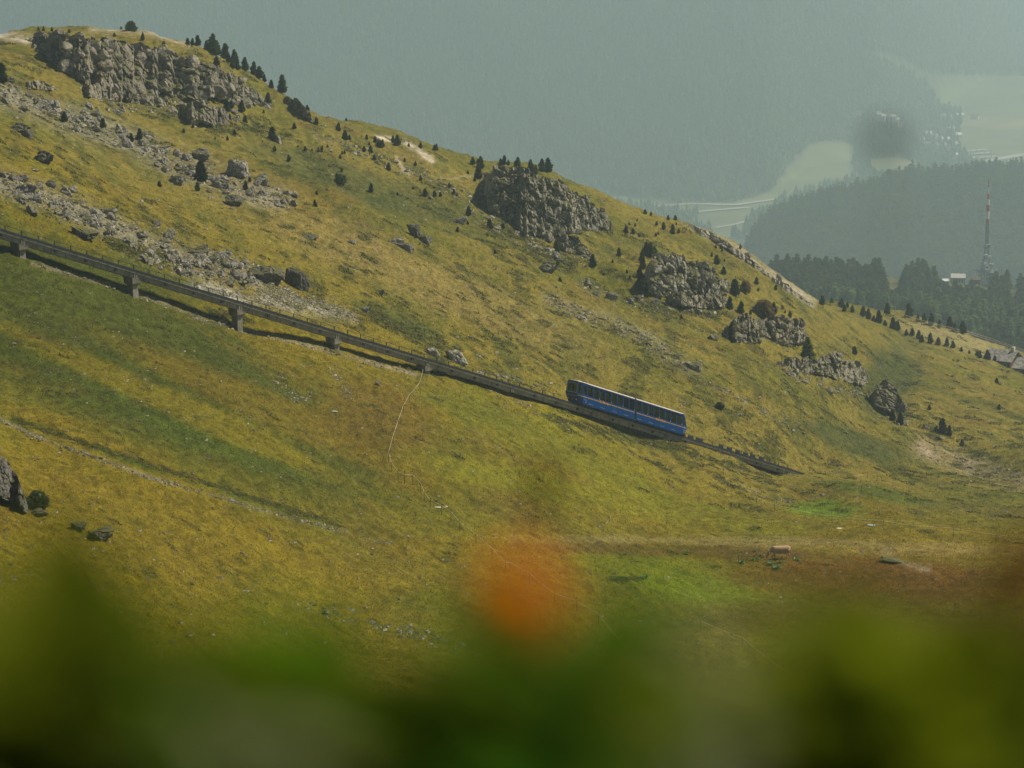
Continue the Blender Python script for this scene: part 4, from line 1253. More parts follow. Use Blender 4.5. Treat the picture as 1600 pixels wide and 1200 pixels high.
# dwarf shrub mats: low clumps of many small leaves
def mat_protos(k):
    out = []
    for s_ in range(k):
        rng = np.random.default_rng(900 + s_); V, F = [], []
        for b in range(46):
            th = rng.uniform(0, 6.28); r = math.sqrt(rng.uniform()) ; c = np.array([r * math.cos(th), r * math.sin(th) * 0.7, 0.38 * (1 - r * r) * rng.uniform(0.6, 1.1)])
            d = rng.normal(size=3) * 0.13; e_ = rng.normal(size=3) * 0.13; i = len(V)
            V += [c - d, c + e_, c + d + np.array([0, 0, 0.08])]; F += [(i, i + 1, i + 2)]
        out.append((np.array(V), np.array(F)))
    return out
MP = mat_protos(8)
n = 11000
px = RNG.uniform(-40, 1640, n); py = RNG.uniform(60, 900, n)
P = hit(px, py); up5 = hit(px, py - 7); ok = ~np.isnan(P[:, 0]) & (P[:, 1] < 850) & (up5[:, 1] < P[:, 1] + 60)
P = P[ok]
dens = fbm2(P[:, 0] + 0.35 * P[:, 1], P[:, 2] * 3.5, 3.2, 4, 51) + 0.6 * fbm2(P[:, 0], P[:, 1], 14, 3, 95)
keep = (dens > 0.24) | (RNG.uniform(0, 1, len(P)) < 0.06)
keep &= (P[:, 1] > 335) | (RNG.uniform(0, 1, len(P)) < 0.15)
P = P[keep]; sz = RNG.uniform(0.3, 1.15, len(P)) * np.clip(P[:, 1] / 450, 0.5, 1.3)
ex = []
for pts, hw, nn, s0, s1 in [([(20, 655), (90, 678), (200, 716), (320, 754), (440, 792), (530, 820)], 4, 420, 0.18, 0.38),
                            ([(170, 375), (215, 395), (260, 405)], 8, 70, 0.5, 1.1), ([(330, 488), (390, 500)], 4, 40, 0.4, 0.8),
                            ([(560, 485), (640, 520), (700, 545)], 8, 70, 0.4, 1.0), ([(860, 650), (900, 665), (990, 690)], 8, 70, 0.35, 0.8),
                            ([(1000, 690), (1060, 700), (1130, 725), (1200, 745)], 6, 160, 0.3, 0.7),
                            ([(260, 160), (330, 205), (420, 200)], 10, 90, 0.6, 1.4), ([(1330, 600), (1400, 640), (1480, 690)], 16, 120, 0.5, 1.2),
                            ([(770, 345), (830, 395), (900, 410)], 14, 110, 0.6, 1.4), ([(1000, 470), (1060, 490), (1130, 490)], 8, 60, 0.6, 1.3),
                            ([(1370, 735), (1470, 740), (1590, 770)], 10, 60, 0.4, 1.0), ([(960, 905), (1000, 905)], 5, 40, 0.3, 0.5)]:
    pts = np.array(pts, float); seg = np.hypot(*(pts[1:] - pts[:-1]).T); cum = np.concatenate([[0], np.cumsum(seg)])
    u = RNG.uniform(0, cum[-1], nn)
    q = hit(np.interp(u, cum, pts[:, 0]) + RNG.normal(0, hw, nn), np.interp(u, cum, pts[:, 1]) + RNG.normal(0, hw * .5, nn))
    s_ = RNG.uniform(s0, s1, nn); g = ~np.isnan(q[:, 0]); ex.append((q[g], s_[g]))
P = np.concatenate([P] + [a_ for a_, _ in ex]); sz = np.concatenate([sz] + [b_ for _, b_ in ex])
P0_ = P.copy(); P0_[:, 2] = 0
V, F = scatter_mesh(MP, P0_, np.stack([sz * 1.2, sz * 1.3, sz * 0.7], 1), RNG.uniform(-.5, .5, len(P)))
V[:, 2] += height(V[:, 0], V[:, 1])
tag(link('dwarf_shrubs', mesh_np('dwarf_shrubs', V, F, [M_SHRUB])), kind='stuff')
# ------------------------------------------------------------------ funicular track
M_CONC = NT('weathered concrete', 0.9)
_v = M_CONC.coord()
_c = M_CONC.mix(M_CONC.ramp(M_CONC.noise(_v, 0.8, 6, 0.65), [(0.35, 0.0), (0.65, 1.0)]), (0.17, 0.155, 0.115), (0.30, 0.27, 0.21))
_c = M_CONC.mix(M_CONC.ramp(M_CONC.noise(M_CONC.coord((3, 3, 0.25)), 1.2, 4), [(0.52, 0.0), (0.68, 0.6)]), _c, (0.10, 0.095, 0.075))
M_CONC.color(_c); M_CONC.bump(M_CONC.noise(_v, 6, 4), 0.4, 0.03); M_CONC = M_CONC.m
M_CONCD = plain('stained concrete', (0.16, 0.15, 0.125), 0.9, var=0.3, vscale=1.5)
M_STEEL = plain('dark steel', (0.05, 0.055, 0.06), 0.55, 0.6, 0.2)
M_RAILTOP = plain('worn rail', (0.16, 0.14, 0.12), 0.4, 0.8, 0.2)
M_WALK = plain('grey grating', (0.13, 0.13, 0.12), 0.8)
M_PANEL = plain('dark blue trackside panel', (0.018, 0.03, 0.055), 0.35)

P0 = Vector(unproj(0, 359, 290.0)); P1 = Vector(unproj(1250, 738.5, 390.0))
TD = (P1 - P0); TH = Vector((TD.x, TD.y, 0)); TL = TH.length
SLOPE = -TD.z / TL                    # drop per metre along the track
TANG = math.atan2(TH.y, TH.x)
def tpt(t): return P0 + TD * t
def track_t(px):
    a, _ = ray(px, 359 + (738.5 - 359) * px / 1250.0)
    return (a * P0.y - P0.x) / (TD.x - a * TD.y)
track = empty('funicular_viaduct', tpt(0), TANG)
tag(track, 'concrete funicular viaduct with rails and handrail crossing the whole slope', 'railway viaduct')
def S3(s, y, h): return (s, y, h - SLOPE * s)      # along the track, across it (camera side is negative), height
PSP = (track_t(1035) - track_t(30)) / 7
pier_t = [track_t(30) + PSP * k for k in range(-2, 9)]
TEND = track_t(1262)
# girders run from pier to pier
bounds = [pier_t[0] - PSP] + pier_t + [TEND]
def girder_mb(s0, s1):
    g = MB()
    prof = [(-0.62, -0.12), (0.62, -0.12), (0.62, -0.34), (0.50, -0.42), (0.44, -0.90), (-0.44, -0.90), (-0.50, -0.42), (-0.62, -0.34)]
    n = len(prof)
    vs = [S3(s, y, h) for s in (s0, s1) for y, h in prof]
    g.add(vs, [(k, (k + 1) % n, n + (k + 1) % n, n + k) for k in range(n)] + [tuple(reversed(range(n))), tuple(range(n, 2 * n))])
    return g
for t0, t1 in zip(bounds[:-1], bounds[1:]):
    s0, s1 = t0 * TL + 0.02, t1 * TL - 0.02
    gi = girder_mb(s0, s1).build('girder', M_CONC, track)
    L = s1 - s0
    for f in ([0.28, 0.55, 0.82] if L > 10 else [0.5]):
        s_ = s0 + L * f
        b = MB(); b.box(s_ - 0.14, s_ + 0.14, -0.66, -0.45, -0.68, -0.44, S3); b.build('bracket', M_STEEL, gi)
    for s_ in (s0 + 0.12, s1 - 0.12): MB().box(s_ - 0.10, s_ + 0.10, -0.58, -0.40, -0.91, -0.34, S3).build('rib', M_CONCD, gi)
    for k in range(1, 8): MB().box(s0 + L * k / 8 - .03, s0 + L * k / 8 + .03, -0.505, -0.40, -0.86, -0.44, S3).build('rib', M_CONCD, gi)
PBASE = {30: 400, 205: 464, 368: 518, 520: 551, 663: 584, 1035: 697}
for t in pier_t:
    if pier_t.index(t) in (7, 8): continue          # the ground carries the girder there
    p = tpt(t); s_ = t * TL
    gz = float(height(p.x, p.y)[0]) - p.z            # ground below rail
    z0 = min(gz - 0.8, -2.0) ; zt = -0.91
    pr = MB()
    zz = -SLOPE * s_
    def pc(x, y, z): return (s_ + x, y, zz + z)
    def ring(z, hx, hy): return [pc(-hx, -hy, z), pc(hx, -hy, z), pc(hx, hy, z), pc(-hx, hy, z)]
    top = [S3(s_ + x, y, zt) for x, y in ((-0.62, -0.75), (0.62, -0.75), (0.62, 0.75), (-0.62, 0.75))]
    rings = [top, ring(-1.35, 0.58, 0.72), ring(-1.62, 0.34, 0.46), ring(min(z0, -2.4), 0.42, 0.55)]
    vs = [v for r_ in rings for v in r_]
    fs = [(0, 1, 2, 3)]
    for k in range(3):
        for q in range(4): fs.append((4 * k + q, 4 * k + 4 + q, 4 * k + 4 + (q + 1) % 4, 4 * k + (q + 1) % 4))
    fs.append((15, 14, 13, 12))
    pr.add(vs, fs); pr.build('pier', M_CONC, track)
S_A, S_B = bounds[0] * TL, TEND * TL
for y in (-0.5, 0.5):
    r_ = MB(); r_.box(S_A, S_B, y - 0.035, y + 0.035, -0.14, 0.0, S3); r_.build('rail', M_RAILTOP, track)
b = MB()
s_ = S_A
while s_ < S_B: b.box(s_, s_ + 0.12, -0.7, 0.7, -0.119, -0.06, S3); s_ += 1.0
o = b.build('sleeper', M_STEEL, track); o['kind'] = 'stuff'
MB().box(S_A, S_B, -0.66, -0.56, -0.14, 0.05, S3).build('cable_duct', M_STEEL, track)
b = MB(); b.tube(S3(S_A, 0, -0.02), S3(S_B, 0, -0.02), 0.02, 0.02, 6); b.build('haulage_cable', M_STEEL, track)
MB().box(S_A, S_B, 0.63, 1.25, -0.30, -0.24, S3).build('walkway', M_WALK, track)
def rail_run(a, c):
    s0, s1 = track_t(a) * TL, track_t(c) * TL
    h = MB()
    for hh in (0.5, 0.95): h.tube(S3(s0, 1.25, hh - 0.24), S3(s1, 1.25, hh - 0.24), 0.026, 0.026, 5)
    hr = h.build('handrail', M_STEEL, track)
    q = s0
    while q <= s1:
        MB().box(q - 0.04, q + 0.04, 1.21, 1.29, -0.30, 0.72, S3).build('post', M_STEEL, hr); q += 2.1
rail_run(-60, 885); rail_run(1078, 1250)
# dark panels hung along the walkway right of the car
for a_, b_ in ((1074, 1082), (1086, 1094), (1098, 1108), (1134, 1141), (1147, 1154), (1160, 1167), (1172, 1179), (1184, 1191), (1197, 1204)):
    s0, s1 = track_t(a_) * TL, track_t(b_) * TL
    MB().box(s0, s1, 1.16, 1.21, -0.12, 0.62, S3).build('trackside_panel', M_PANEL, track)

# ------------------------------------------------------------------ funicular car
def paint(name, c, rough=0.35, coat=0.3):
    m = NT(name, rough); m.p.inputs['Coat Weight'].default_value = coat; m.p.inputs['Specular IOR Level'].default_value = 0.5
    v_ = m.coord(); n = m.noise(v_, 1.4, 5, 0.6); n_ = m.noise(m.coord((2, 2, 0.3)), 2.0, 3)
    cc = m.mix(1.0, c, m.ramp(n, [(0.3, 0.85), (0.7, 1.12)]), 'MULTIPLY')
    m.color(cc)
    return m.m
M_BLUE = paint('blue paint', (0.0, 0.052, 0.20), 0.6, 0.0)
M_BLUE.node_tree.nodes['Principled BSDF'].inputs['Specular IOR Level'].default_value = 0.03
M_BLUED = paint('deep blue door edge', (0.003, 0.02, 0.06), 0.5, 0.0)
M_ROOF = plain('pale roof', (0.60, 0.53, 0.50), 0.6, var=0.12)
M_GOLD = plain('ochre stripe', (0.42, 0.26, 0.10), 0.5, var=0.1)
M_ORANGE = plain('orange lettering', (0.62, 0.32, 0.06), 0.5, var=0.05)
M_WHITE = plain('white marking', (0.42, 0.44, 0.46), 0.5, var=0.05)
M_BLACK = plain('black underframe', (0.012, 0.013, 0.015), 0.7)
M_RUB = plain('rubber', (0.01, 0.01, 0.012), 0.8)
M_SEAT = plain('blue grey seats', (0.03, 0.05, 0.07), 0.8)
M_INT = plain('car interior', (0.12, 0.13, 0.12), 0.8)
m = NT('tinted window glass', 0.06)
m.p.inputs['Base Color'].default_value = (0.01, 0.013, 0.012, 1); m.p.inputs['Specular IOR Level'].default_value = 0.5
_tr = m.n('ShaderNodeBsdfTransparent'); _tr.inputs[0].default_value = (0.60, 0.66, 0.55, 1)
_mx = m.n('ShaderNodeMixShader'); _mx.inputs[0].default_value = 0.8
m.l(m.p.outputs[0], _mx.inputs[1]); m.l(_tr.outputs[0], _mx.inputs[2]); m.l(_mx.outputs[0], m.out.inputs[0]); M_GLASS = m.m

car_t = track_t(889)
car = empty('funicular_car', tpt(car_t) + Vector((0, 0, 0.02)), TANG)
tag(car, 'blue two section funicular car with pale roof and ochre stripe on the sloping track', 'funicular')
W2, H0, HB, HW0, HW1, HR, HT = 1.18, 0.32, 1.20, 1.42, 2.70, 2.95, 3.09
LCAR = 22.5
def lens_text(txt, s0, size, h0, parent, name='lettering', shear=0.35, face=None, mat=None, depth=0.015):
    cu = bpy.data.curves.new('t', 'FONT'); cu.body = txt; cu.size = size; cu.shear = shear; cu.extrude = depth; cu.align_x = 'CENTER'; cu.offset = 0.008
    o = bpy.data.objects.new('t', cu); COL.objects.link(o)
    dg = bpy.context.evaluated_depsgraph_get(); me = bpy.data.meshes.new_from_object(o.evaluated_get(dg))
    bpy.data.objects.remove(o)
    for v in me.vertices:
        x, y, z = v.co
        v.co = S3(s0 + x, -(W2 + 0.018) - z * 0.5, h0 + y) if face is None else face(x, y, z)
    me.name = name; me.materials.clear(); me.materials.append(mat or M_ORANGE)
    return link(name, me, parent)

def unit(s0, s1, cab_left):
    """one half of the car from s0 to s1, cab at its outer end"""
    u = empty('front_section' if cab_left else 'rear_section', parent=car)
    cab = 1.75 if cab_left else 1.25
    b0, b1 = (s0 + cab, s1 - 0.15) if cab_left else (s0 + 0.15, s1 - cab)
    n = 8; w_ = (b1 - b0) / n
    for side in (-1, 1):
        Y = side * W2
        for k in range(n):
            x0, x1 = b0 + k * w_, b0 + (k + 1) * w_
            def q(s, h, o_=0.0): return S3(s, Y + side * o_, h)
            order = (lambda a, b, c, d: (a, b, c, d)) if side < 0 else (lambda a, b, c, d: (b, a, d, c))
            p = MB()
            g_ = 0.03
            p.slab(*order(q(x0 + g_, H0), q(x1 - g_, H0), q(x1 - g_, HW0), q(x0 + g_, HW0)), 0.05)
            p.slab(*order(q(x0 + g_, HW0 + .001), q(x0 + g_ + 0.075, HW0 + .001), q(x0 + g_ + 0.075, HW1), q(x0 + g_, HW1)), 0.05)
            p.slab(*order(q(x1 - g_ - 0.075, HW0 + .001), q(x1 - g_, HW0 + .001), q(x1 - g_, HW1), q(x1 - g_ - 0.075, HW1)), 0.05)
            d = p.build('door_leaf', M_BLUE, u)
            wn = MB(); wn.slab(*order(q(x0 + 0.11, HW0 + .03, -0.02), q(x1 - 0.11, HW0 + .03, -0.02), q(x1 - 0.11, HW1 - .06, -0.02), q(x0 + 0.11, HW1 - .06, -0.02)), 0.01)
            wn.build('window_pane', M_GLASS, d)
            st = MB(); st.slab(*order(q(x0 + g_, 1.12, 0.006), q(x1 - g_, 1.12, 0.006), q(x1 - g_, 1.235, 0.006), q(x0 + g_, 1.235, 0.006)), 0.005)
            st.build('stripe', M_GOLD, d)
            if k % 2 == (0 if cab_left else 0):
                mk = MB(); mk.slab(*order(q(x0 + .14, H0 + .13, 0.008), q(x1 - .10, H0 + .13, 0.008), q(x1 - .10, H0 + .16, 0.008), q(x0 + .14, H0 + .16, 0.008)), 0.006)
                mk.build('door_marking', M_WHITE, d)
            else:
                mk = MB(); mk.box(x1 - 0.09, x1 - 0.03, min(Y, Y + side * .02), max(Y, Y + side * .02), 1.40, 1.56, S3); mk.build('door_handle', M_WHITE, d)
        fr = MB()                                   # sole bar, cant rail, dark door gaps
        fr.box(b0, b1, min(Y, Y - side * .06), max(Y, Y - side * .06), H0 - 0.14, H0 - 0.004, S3)
        fr.box(b0, b1, min(Y, Y - side * .06), max(Y, Y - side * .06), HW1 + 0.003, HR, S3)
        fr.build('side_frame', M_BLUE, u)
        gp = MB()
        for k in range(n + 1):
            x_ = b0 + k * w_
            gp.box(x_ - .02, x_ + .02, min(Y - side * .012, Y - side * .05), max(Y - side * .012, Y - side * .05), H0, HW1, S3)
        gp.build('door_gap', M_BLUED, u)
    MB().box(b0 - 0.2, b1, -W2 + .07, W2 - .07, H0 - 0.10, H0 + 0.02, S3).build('floor', M_INT, u)
    # roof: shallow arch
    def roof(s0_, s1_, h_drop=0.0, nar=1.0):
        R = MB(); k = 8; prof = []
        for i in range(k + 1):
            t = math.pi * i / k
            prof.append((-math.cos(t) * (W2 + 0.0), HR + (HT - HR) * math.sin(t) ** 0.7))
        vs = [S3(s0_, y, h) for y, h in prof] + [S3(s1_, y * nar, h - h_drop) for y, h in prof]
        m_ = k + 1
        fs = [(i, i + 1, m_ + i + 1, m_ + i) for i in range(k)] + [tuple(range(m_)), tuple(reversed(range(m_, 2 * m_))), (k, 0, m_, m_ + k)]
        R.add(vs, fs); return R
    roof(b0, b1).build('roof', M_ROOF, u)
    MB().box(b0, b1, -W2 - .035, -W2 - .004, HR - 0.07, HR - .005, S3).build('gutter', M_ROOF, u)
    # cab
    if cab_left: E = lambda x: b0 - x; sgn = -1
    else: E = lambda x: b1 + x; sgn = 1
    prot = {H0 - .14: 0.0, H0: 0.05, HB: 0.42, HW1: 0.12, HR: 0.0}     # beyond the cab base plane
    base = cab - 0.42
    hw = {H0 - .14: 0.80, H0: 0.84, HB: 0.96, HW1: 0.88, HR: 0.84}
    def C_(h, y=None, corner=False):     # face corner or side corner
        return None
    cabe = empty('cab', parent=u)
    lv = [H0 - .14, H0, HB, HW0, HW1, HR]
    pv = lambda h: float(np.interp(h, sorted(prot), [prot[k_] for k_ in sorted(prot)]))
    hv_ = lambda h: float(np.interp(h, sorted(hw), [hw[k_] for k_ in sorted(hw)]))
    chs = base - 0.42                    # where the side starts to turn in
    sh = MB(); gl_parts = []
    def quad(mb, A, B, Cc, D, th=0.05):
        mb.slab(*( (A, B, Cc, D) ), th)
    for side in (-1, 1):
        def SC(h): return S3(E(chs), side * W2, h)
        def FC(h): return S3(E(base + pv(h)), side * hv_(h), h)
        def BC(h): return S3(E(0.0), side * W2, h)
        flip = (side < 0) != (sgn > 0)   # keep outward winding
        def add(mb, A, B, h0, h1, th=0.05):
            P_ = (A(h0), B(h0), B(h1), A(h1))
            if flip: P_ = (P_[1], P_[0], P_[3], P_[2])
            mb.slab(*P_, th)
        for h0, h1 in ((H0 - .14, H0), (H0, HB), (HB, HW0), (HW1, HR)):
            add(sh, BC, SC, h0, h1); add(sh, SC, FC, h0, h1)
        wmb = MB()
        for A, B in ((BC, SC), (SC, FC)):
            P_ = [Vector(A(HW0)), Vector(B(HW0)), Vector(B(HW1)), Vector(A(HW1))]
            if flip: P_ = [P_[1], P_[0], P_[3], P_[2]]
            sh.frame(*P_, 0.085, 0.05)
            ins = [P_[i] + (P_[(i + 1) % 4] - P_[i]).normalized() * .07 + (P_[(i - 1) % 4] - P_[i]).normalized() * .07 for i in range(4)]
            nn = (ins[2] - ins[0]).cross(ins[3] - ins[1]).normalized()
            ins = [p_ - nn * .02 for p_ in ins]
            wmb.slab(*ins, 0.01)
        wmb.build('side_window', M_GLASS, cabe)
        sm = MB()
        for A, B in ((BC, SC), (SC, FC)):
            def O(F_, h, k_=0.006):
                v = Vector(F_(h)); return v
            P_ = [O(A, 1.12), O(B, 1.12), O(B, 1.235), O(A, 1.235)]
            if flip: P_ = [P_[1], P_[0], P_[3], P_[2]]
            nn = (P_[2] - P_[0]).cross(P_[3] - P_[1]).normalized()
            sm.slab(*[p_ + nn * .008 for p_ in P_], 0.006)
        sm.build('stripe', M_GOLD, cabe)
    def F_(y, h): return S3(E(base + pv(h)), y, h)
    fw = MB()
    for h0, h1 in ((H0 - .14, H0), (H0, HB), (HB, HW0 - .05), (HW1 + .02, HR)):
        P_ = [F_(-hv_(h0), h0), F_(hv_(h0), h0), F_(hv_(h1), h1), F_(-hv_(h1), h1)]
        if sgn < 0: P_ = [P_[1], P_[0], P_[3], P_[2]]
        sh.slab(*P_, 0.05)
    P_ = [Vector(F_(-hv_(HW0 - .05), HW0 - .05)), Vector(F_(hv_(HW0), HW0 - .05)), Vector(F_(hv_(HW1), HW1 + .02)), Vector(F_(-hv_(HW1), HW1 + .02))]
    if sgn < 0: P_ = [P_[1], P_[0], P_[3], P_[2]]
    sh.frame(*P_, 0.07, 0.05)
    ins = [P_[i] + (P_[(i + 1) % 4] - P_[i]).normalized() * .055 + (P_[(i - 1) % 4] - P_[i]).normalized() * .055 for i in range(4)]
    nn = (ins[2] - ins[0]).cross(ins[3] - ins[1]).normalized()
    fw.slab(*[p_ - nn * .02 for p_ in ins], 0.01)
    fw.build('windscreen', M_GLASS, cabe)
    wf = MB(); wf.frame(*[p_ + nn * .003 for p_ in ins], 0.05, 0.02); wf.build('windscreen_seal', M_WHITE if cab_left else M_BLACK, cabe)
    sh.build('cab_shell', M_BLUE, cabe)
    # cab roof
    R = MB(); k = 8; prof = []
    for i in range(k + 1):
        t = math.pi * i / k; prof.append((-math.cos(t), math.sin(t) ** 0.7))
    secs = [(E(-0.001), W2 + .03, HR, HT - HR), (E(chs), W2 + .02, HR, (HT - HR) * (0.9 if cab_left else .7)), (E(base + 0.03), 0.90, HR - 0.01, 0.07)]
    vs = [S3(s, y * ww_, hr_ + hh_ * z) for s, ww_, hr_, hh_ in secs for y, z in prof]
    m_ = k + 1; fs = []
    for j in range(2): fs += [(j * m_ + i, j * m_ + i + 1, (j + 1) * m_ + i + 1, (j + 1) * m_ + i) for i in range(k)] + [(j * m_ + k, j * m_, (j + 1) * m_, (j + 1) * m_ + k)]
    fs.append(tuple(reversed(range(2 * m_, 3 * m_))))
    R.add(vs, fs); R.build('cab_roof', M_ROOF, cabe)
    # face furniture
    def onface(y, h, out): v = Vector(F_(y, h)); return v + Vector((sgn * out, 0, 0))
    for y in (-0.68, 0.68):
        hl = MB(); a_ = onface(y, 0.62, 0.02); hl.tube(a_ - Vector((sgn * .06, 0, 0)), a_ + Vector((sgn * .03, 0, 0)), 0.13, 0.12, 12)
        hd = hl.build('headlight', M_BLACK, cabe)
        ll = MB(); ll.tube(a_ + Vector((sgn * .031, 0, 0)), a_ + Vector((sgn * .045, 0, 0)), 0.105, 0.10, 12); ll.build('lens', plain('headlight lens', (0.75, 0.55, 0.35), 0.2), hd)
    for y in (-0.42, 0.42):
        a_ = onface(y, 0.60, 0.0); MB().tube(a_, a_ + Vector((sgn * .03, 0, 0)), 0.05, 0.05, 8).build('marker_lamp', M_GOLD, cabe)
    em = MB(); a_ = onface(0, 0.62, 0.0)
    em.add([a_ + Vector((sgn * .02, yy, zz_)) for yy, zz_ in ((-.12, .15), (.12, .15), (.12, -.02), (0, -.17), (-.12, -.02))], [(0, 1, 2, 3, 4), (4, 3, 2, 1, 0)])
    em.build('emblem', M_ORANGE, cabe)
    MB().box(min(E(base - .10), E(base + .20)), max(E(base - .10), E(base + .20)), -0.86, 0.86, H0 - .26, H0 - .145, S3).build('buffer_beam', M_BLACK, cabe)
    for (ya, yb) in ((-0.92, -0.52), (0.52, 0.92)):
        P_ = [onface(ya, 1.02, .01), onface(yb, 1.02, .01), onface(yb, 1.12, .01), onface(ya, 1.12, .01)]
        if sgn < 0: P_ = [P_[1], P_[0], P_[3], P_[2]]
        MB().slab(*P_, 0.006).build('stripe', M_GOLD, cabe)
    lens_text('St. Moritz', 0, 0.30, 0, cabe, 'lettering', 0.4, face=lambda x, y, z: tuple(onface(-x * sgn * -1 if sgn > 0 else -x, 0.98 + y, 0.015 + abs(z) * .3)))
    if cab_left:
        MB().box(E(base) - 0.02, E(base) + 0.0, 0.12, 0.32, HW1 - .25, HW1 - .07, S3).build('number_plate', M_ORANGE, cabe)
    # cab console, seats, poles
    MB().box(min(E(base - .1), E(base - .6)), max(E(base - .1), E(base - .6)), -0.8, 0.8, H0 + .02, 1.25, S3).build('console', M_INT, cabe)
    for k in range(n):
        x_ = b0 + (k + 0.5) * w_
        for yy in ((-0.95, -0.25), (0.25, 0.95)):
            sb = MB(); sb.box(x_ - .25, x_ + .20, yy[0], yy[1], H0 + .02, H0 + 0.45, S3); sb.box(x_ + .14, x_ + .20, yy[0], yy[1], H0 + .45, H0 + (1.05 if k % 3 else 1.45), S3)
            sb.build('seat', M_SEAT, u)
        if k % 2:
            MB().tube(S3(x_ + .4, 0, H0), S3(x_ + .4, 0, HR), 0.02, 0.02, 6).build('grab_pole', M_WHITE, u)
    # side lines near the cab foot, lamp under the body
    tl = MB(); tl.slab(*[S3(E(x_), -W2 - .02, h_) for x_, h_ in (((0.75, .80), (0.12, .80), (0.12, .84), (0.75, .84)) if sgn < 0 else ((0.12, .80), (0.75, .80), (0.75, .84), (0.12, .84)))], 0.01); tl.build('side_marking', M_WHITE, cabe)
    tm = MB(); c0 = Vector(S3(E(0.35), -W2, 0.55)); tm.tube(c0, c0 + Vector((0, -.03, 0)), 0.09, 0.09, 10); tm.build('filler_cap', M_GOLD, cabe)
    # bogies
    for s_ in (s0 + 1.9, s1 - 1.7):
        bg = MB(); bg.box(s_ - .9, s_ + .9, -0.75, 0.75, H0 - .30, H0 - .15, S3); bg.box(s_ - 1.1, s_ + 1.1, -0.66, -0.60, 0.06, 0.20, S3)
        bo = bg.build('bogie', M_BLACK, u)
        for dx in (-0.6, 0.6):
            for yy in (-0.5, 0.5):
                c0 = Vector(S3(s_ + dx, yy, 0.18)); MB().tube(c0 + Vector((0, -.06, 0)), c0 + Vector((0, .06, 0)), 0.18, 0.18, 14).build('wheel', M_STEEL, bo)
    MB().box(b0 + .1, b1 - .1, -0.70, 0.70, H0 - .15, H0 - .101, S3).build('underframe', M_BLACK, u)
    eq = MB(); eq.box((s0 + s1) / 2 - 1.3, (s0 + s1) / 2 + 1.4, -0.95, -0.3, H0 - .26, H0 - .142, S3); eq.build('equipment_box', M_BLACK, u)
    return u
mid = LCAR * 0.512
ua_ = unit(0.42, mid, True); ub_ = unit(mid, LCAR - 0.3, False)
gw = MB(); gw.box(mid - .148, mid + .148, -W2 + .10, W2 - .10, H0 - .1, HR + .1, S3); gw.build('gangway', M_RUB, car)
lens_text('St. Moritz', 0.42 + 1.75 + 3.1, 0.46, 1.05, ua_, 'lettering', 0.4)
lens_text('CORVIGLIA', mid + .1 + 4.9, 0.38, 1.05, ub_, 'lettering', 0.15)
for s_ in (2.6, ):
    MB().box(s_, s_ + .35, -0.3, 0.1, HT, HT + .12, S3).build('roof_vent', M_BLACK, car)

# ------------------------------------------------------------------ cow
M_COW = NT('tan cow hide', 0.9)
_v = M_COW.coord(); _g = M_COW.n('ShaderNodeSeparateXYZ'); M_COW.l(_v, _g.inputs[0])
_c = M_COW.mix(M_COW.ramp(M_COW.noise(_v, 2.5, 4), [(0.3, 0.0), (0.7, 1.0)]), (0.36, 0.22, 0.11), (0.46, 0.31, 0.17))
M_COW.color(M_COW.mix(M_COW.ramp(M_COW.noise(_v, 14, 3), [(0.3, 0.0), (0.7, 0.25)]), _c, (0.55, 0.42, 0.28))); M_COW = M_COW.m
def remeshed(name, mb, voxel, mat, parent=None, smooth_it=3):
    me = mb.mesh('tmp', mat); o = bpy.data.objects.new('tmp', me); COL.objects.link(o)
    r = o.modifiers.new('r', 'REMESH'); r.mode = 'VOXEL'; r.voxel_size = voxel
    s_ = o.modifiers.new('s', 'SMOOTH'); s_.iterations = smooth_it; s_.factor = 0.6
    dg = bpy.context.evaluated_depsgraph_get(); m2 = bpy.data.meshes.new_from_object(o.evaluated_get(dg))
    bpy.data.objects.remove(o)
    m2.name = name; m2.materials.clear(); m2.materials.append(mat); m2.polygons.foreach_set('use_smooth', [True] * len(m2.polygons))
    return link(name, m2, parent)
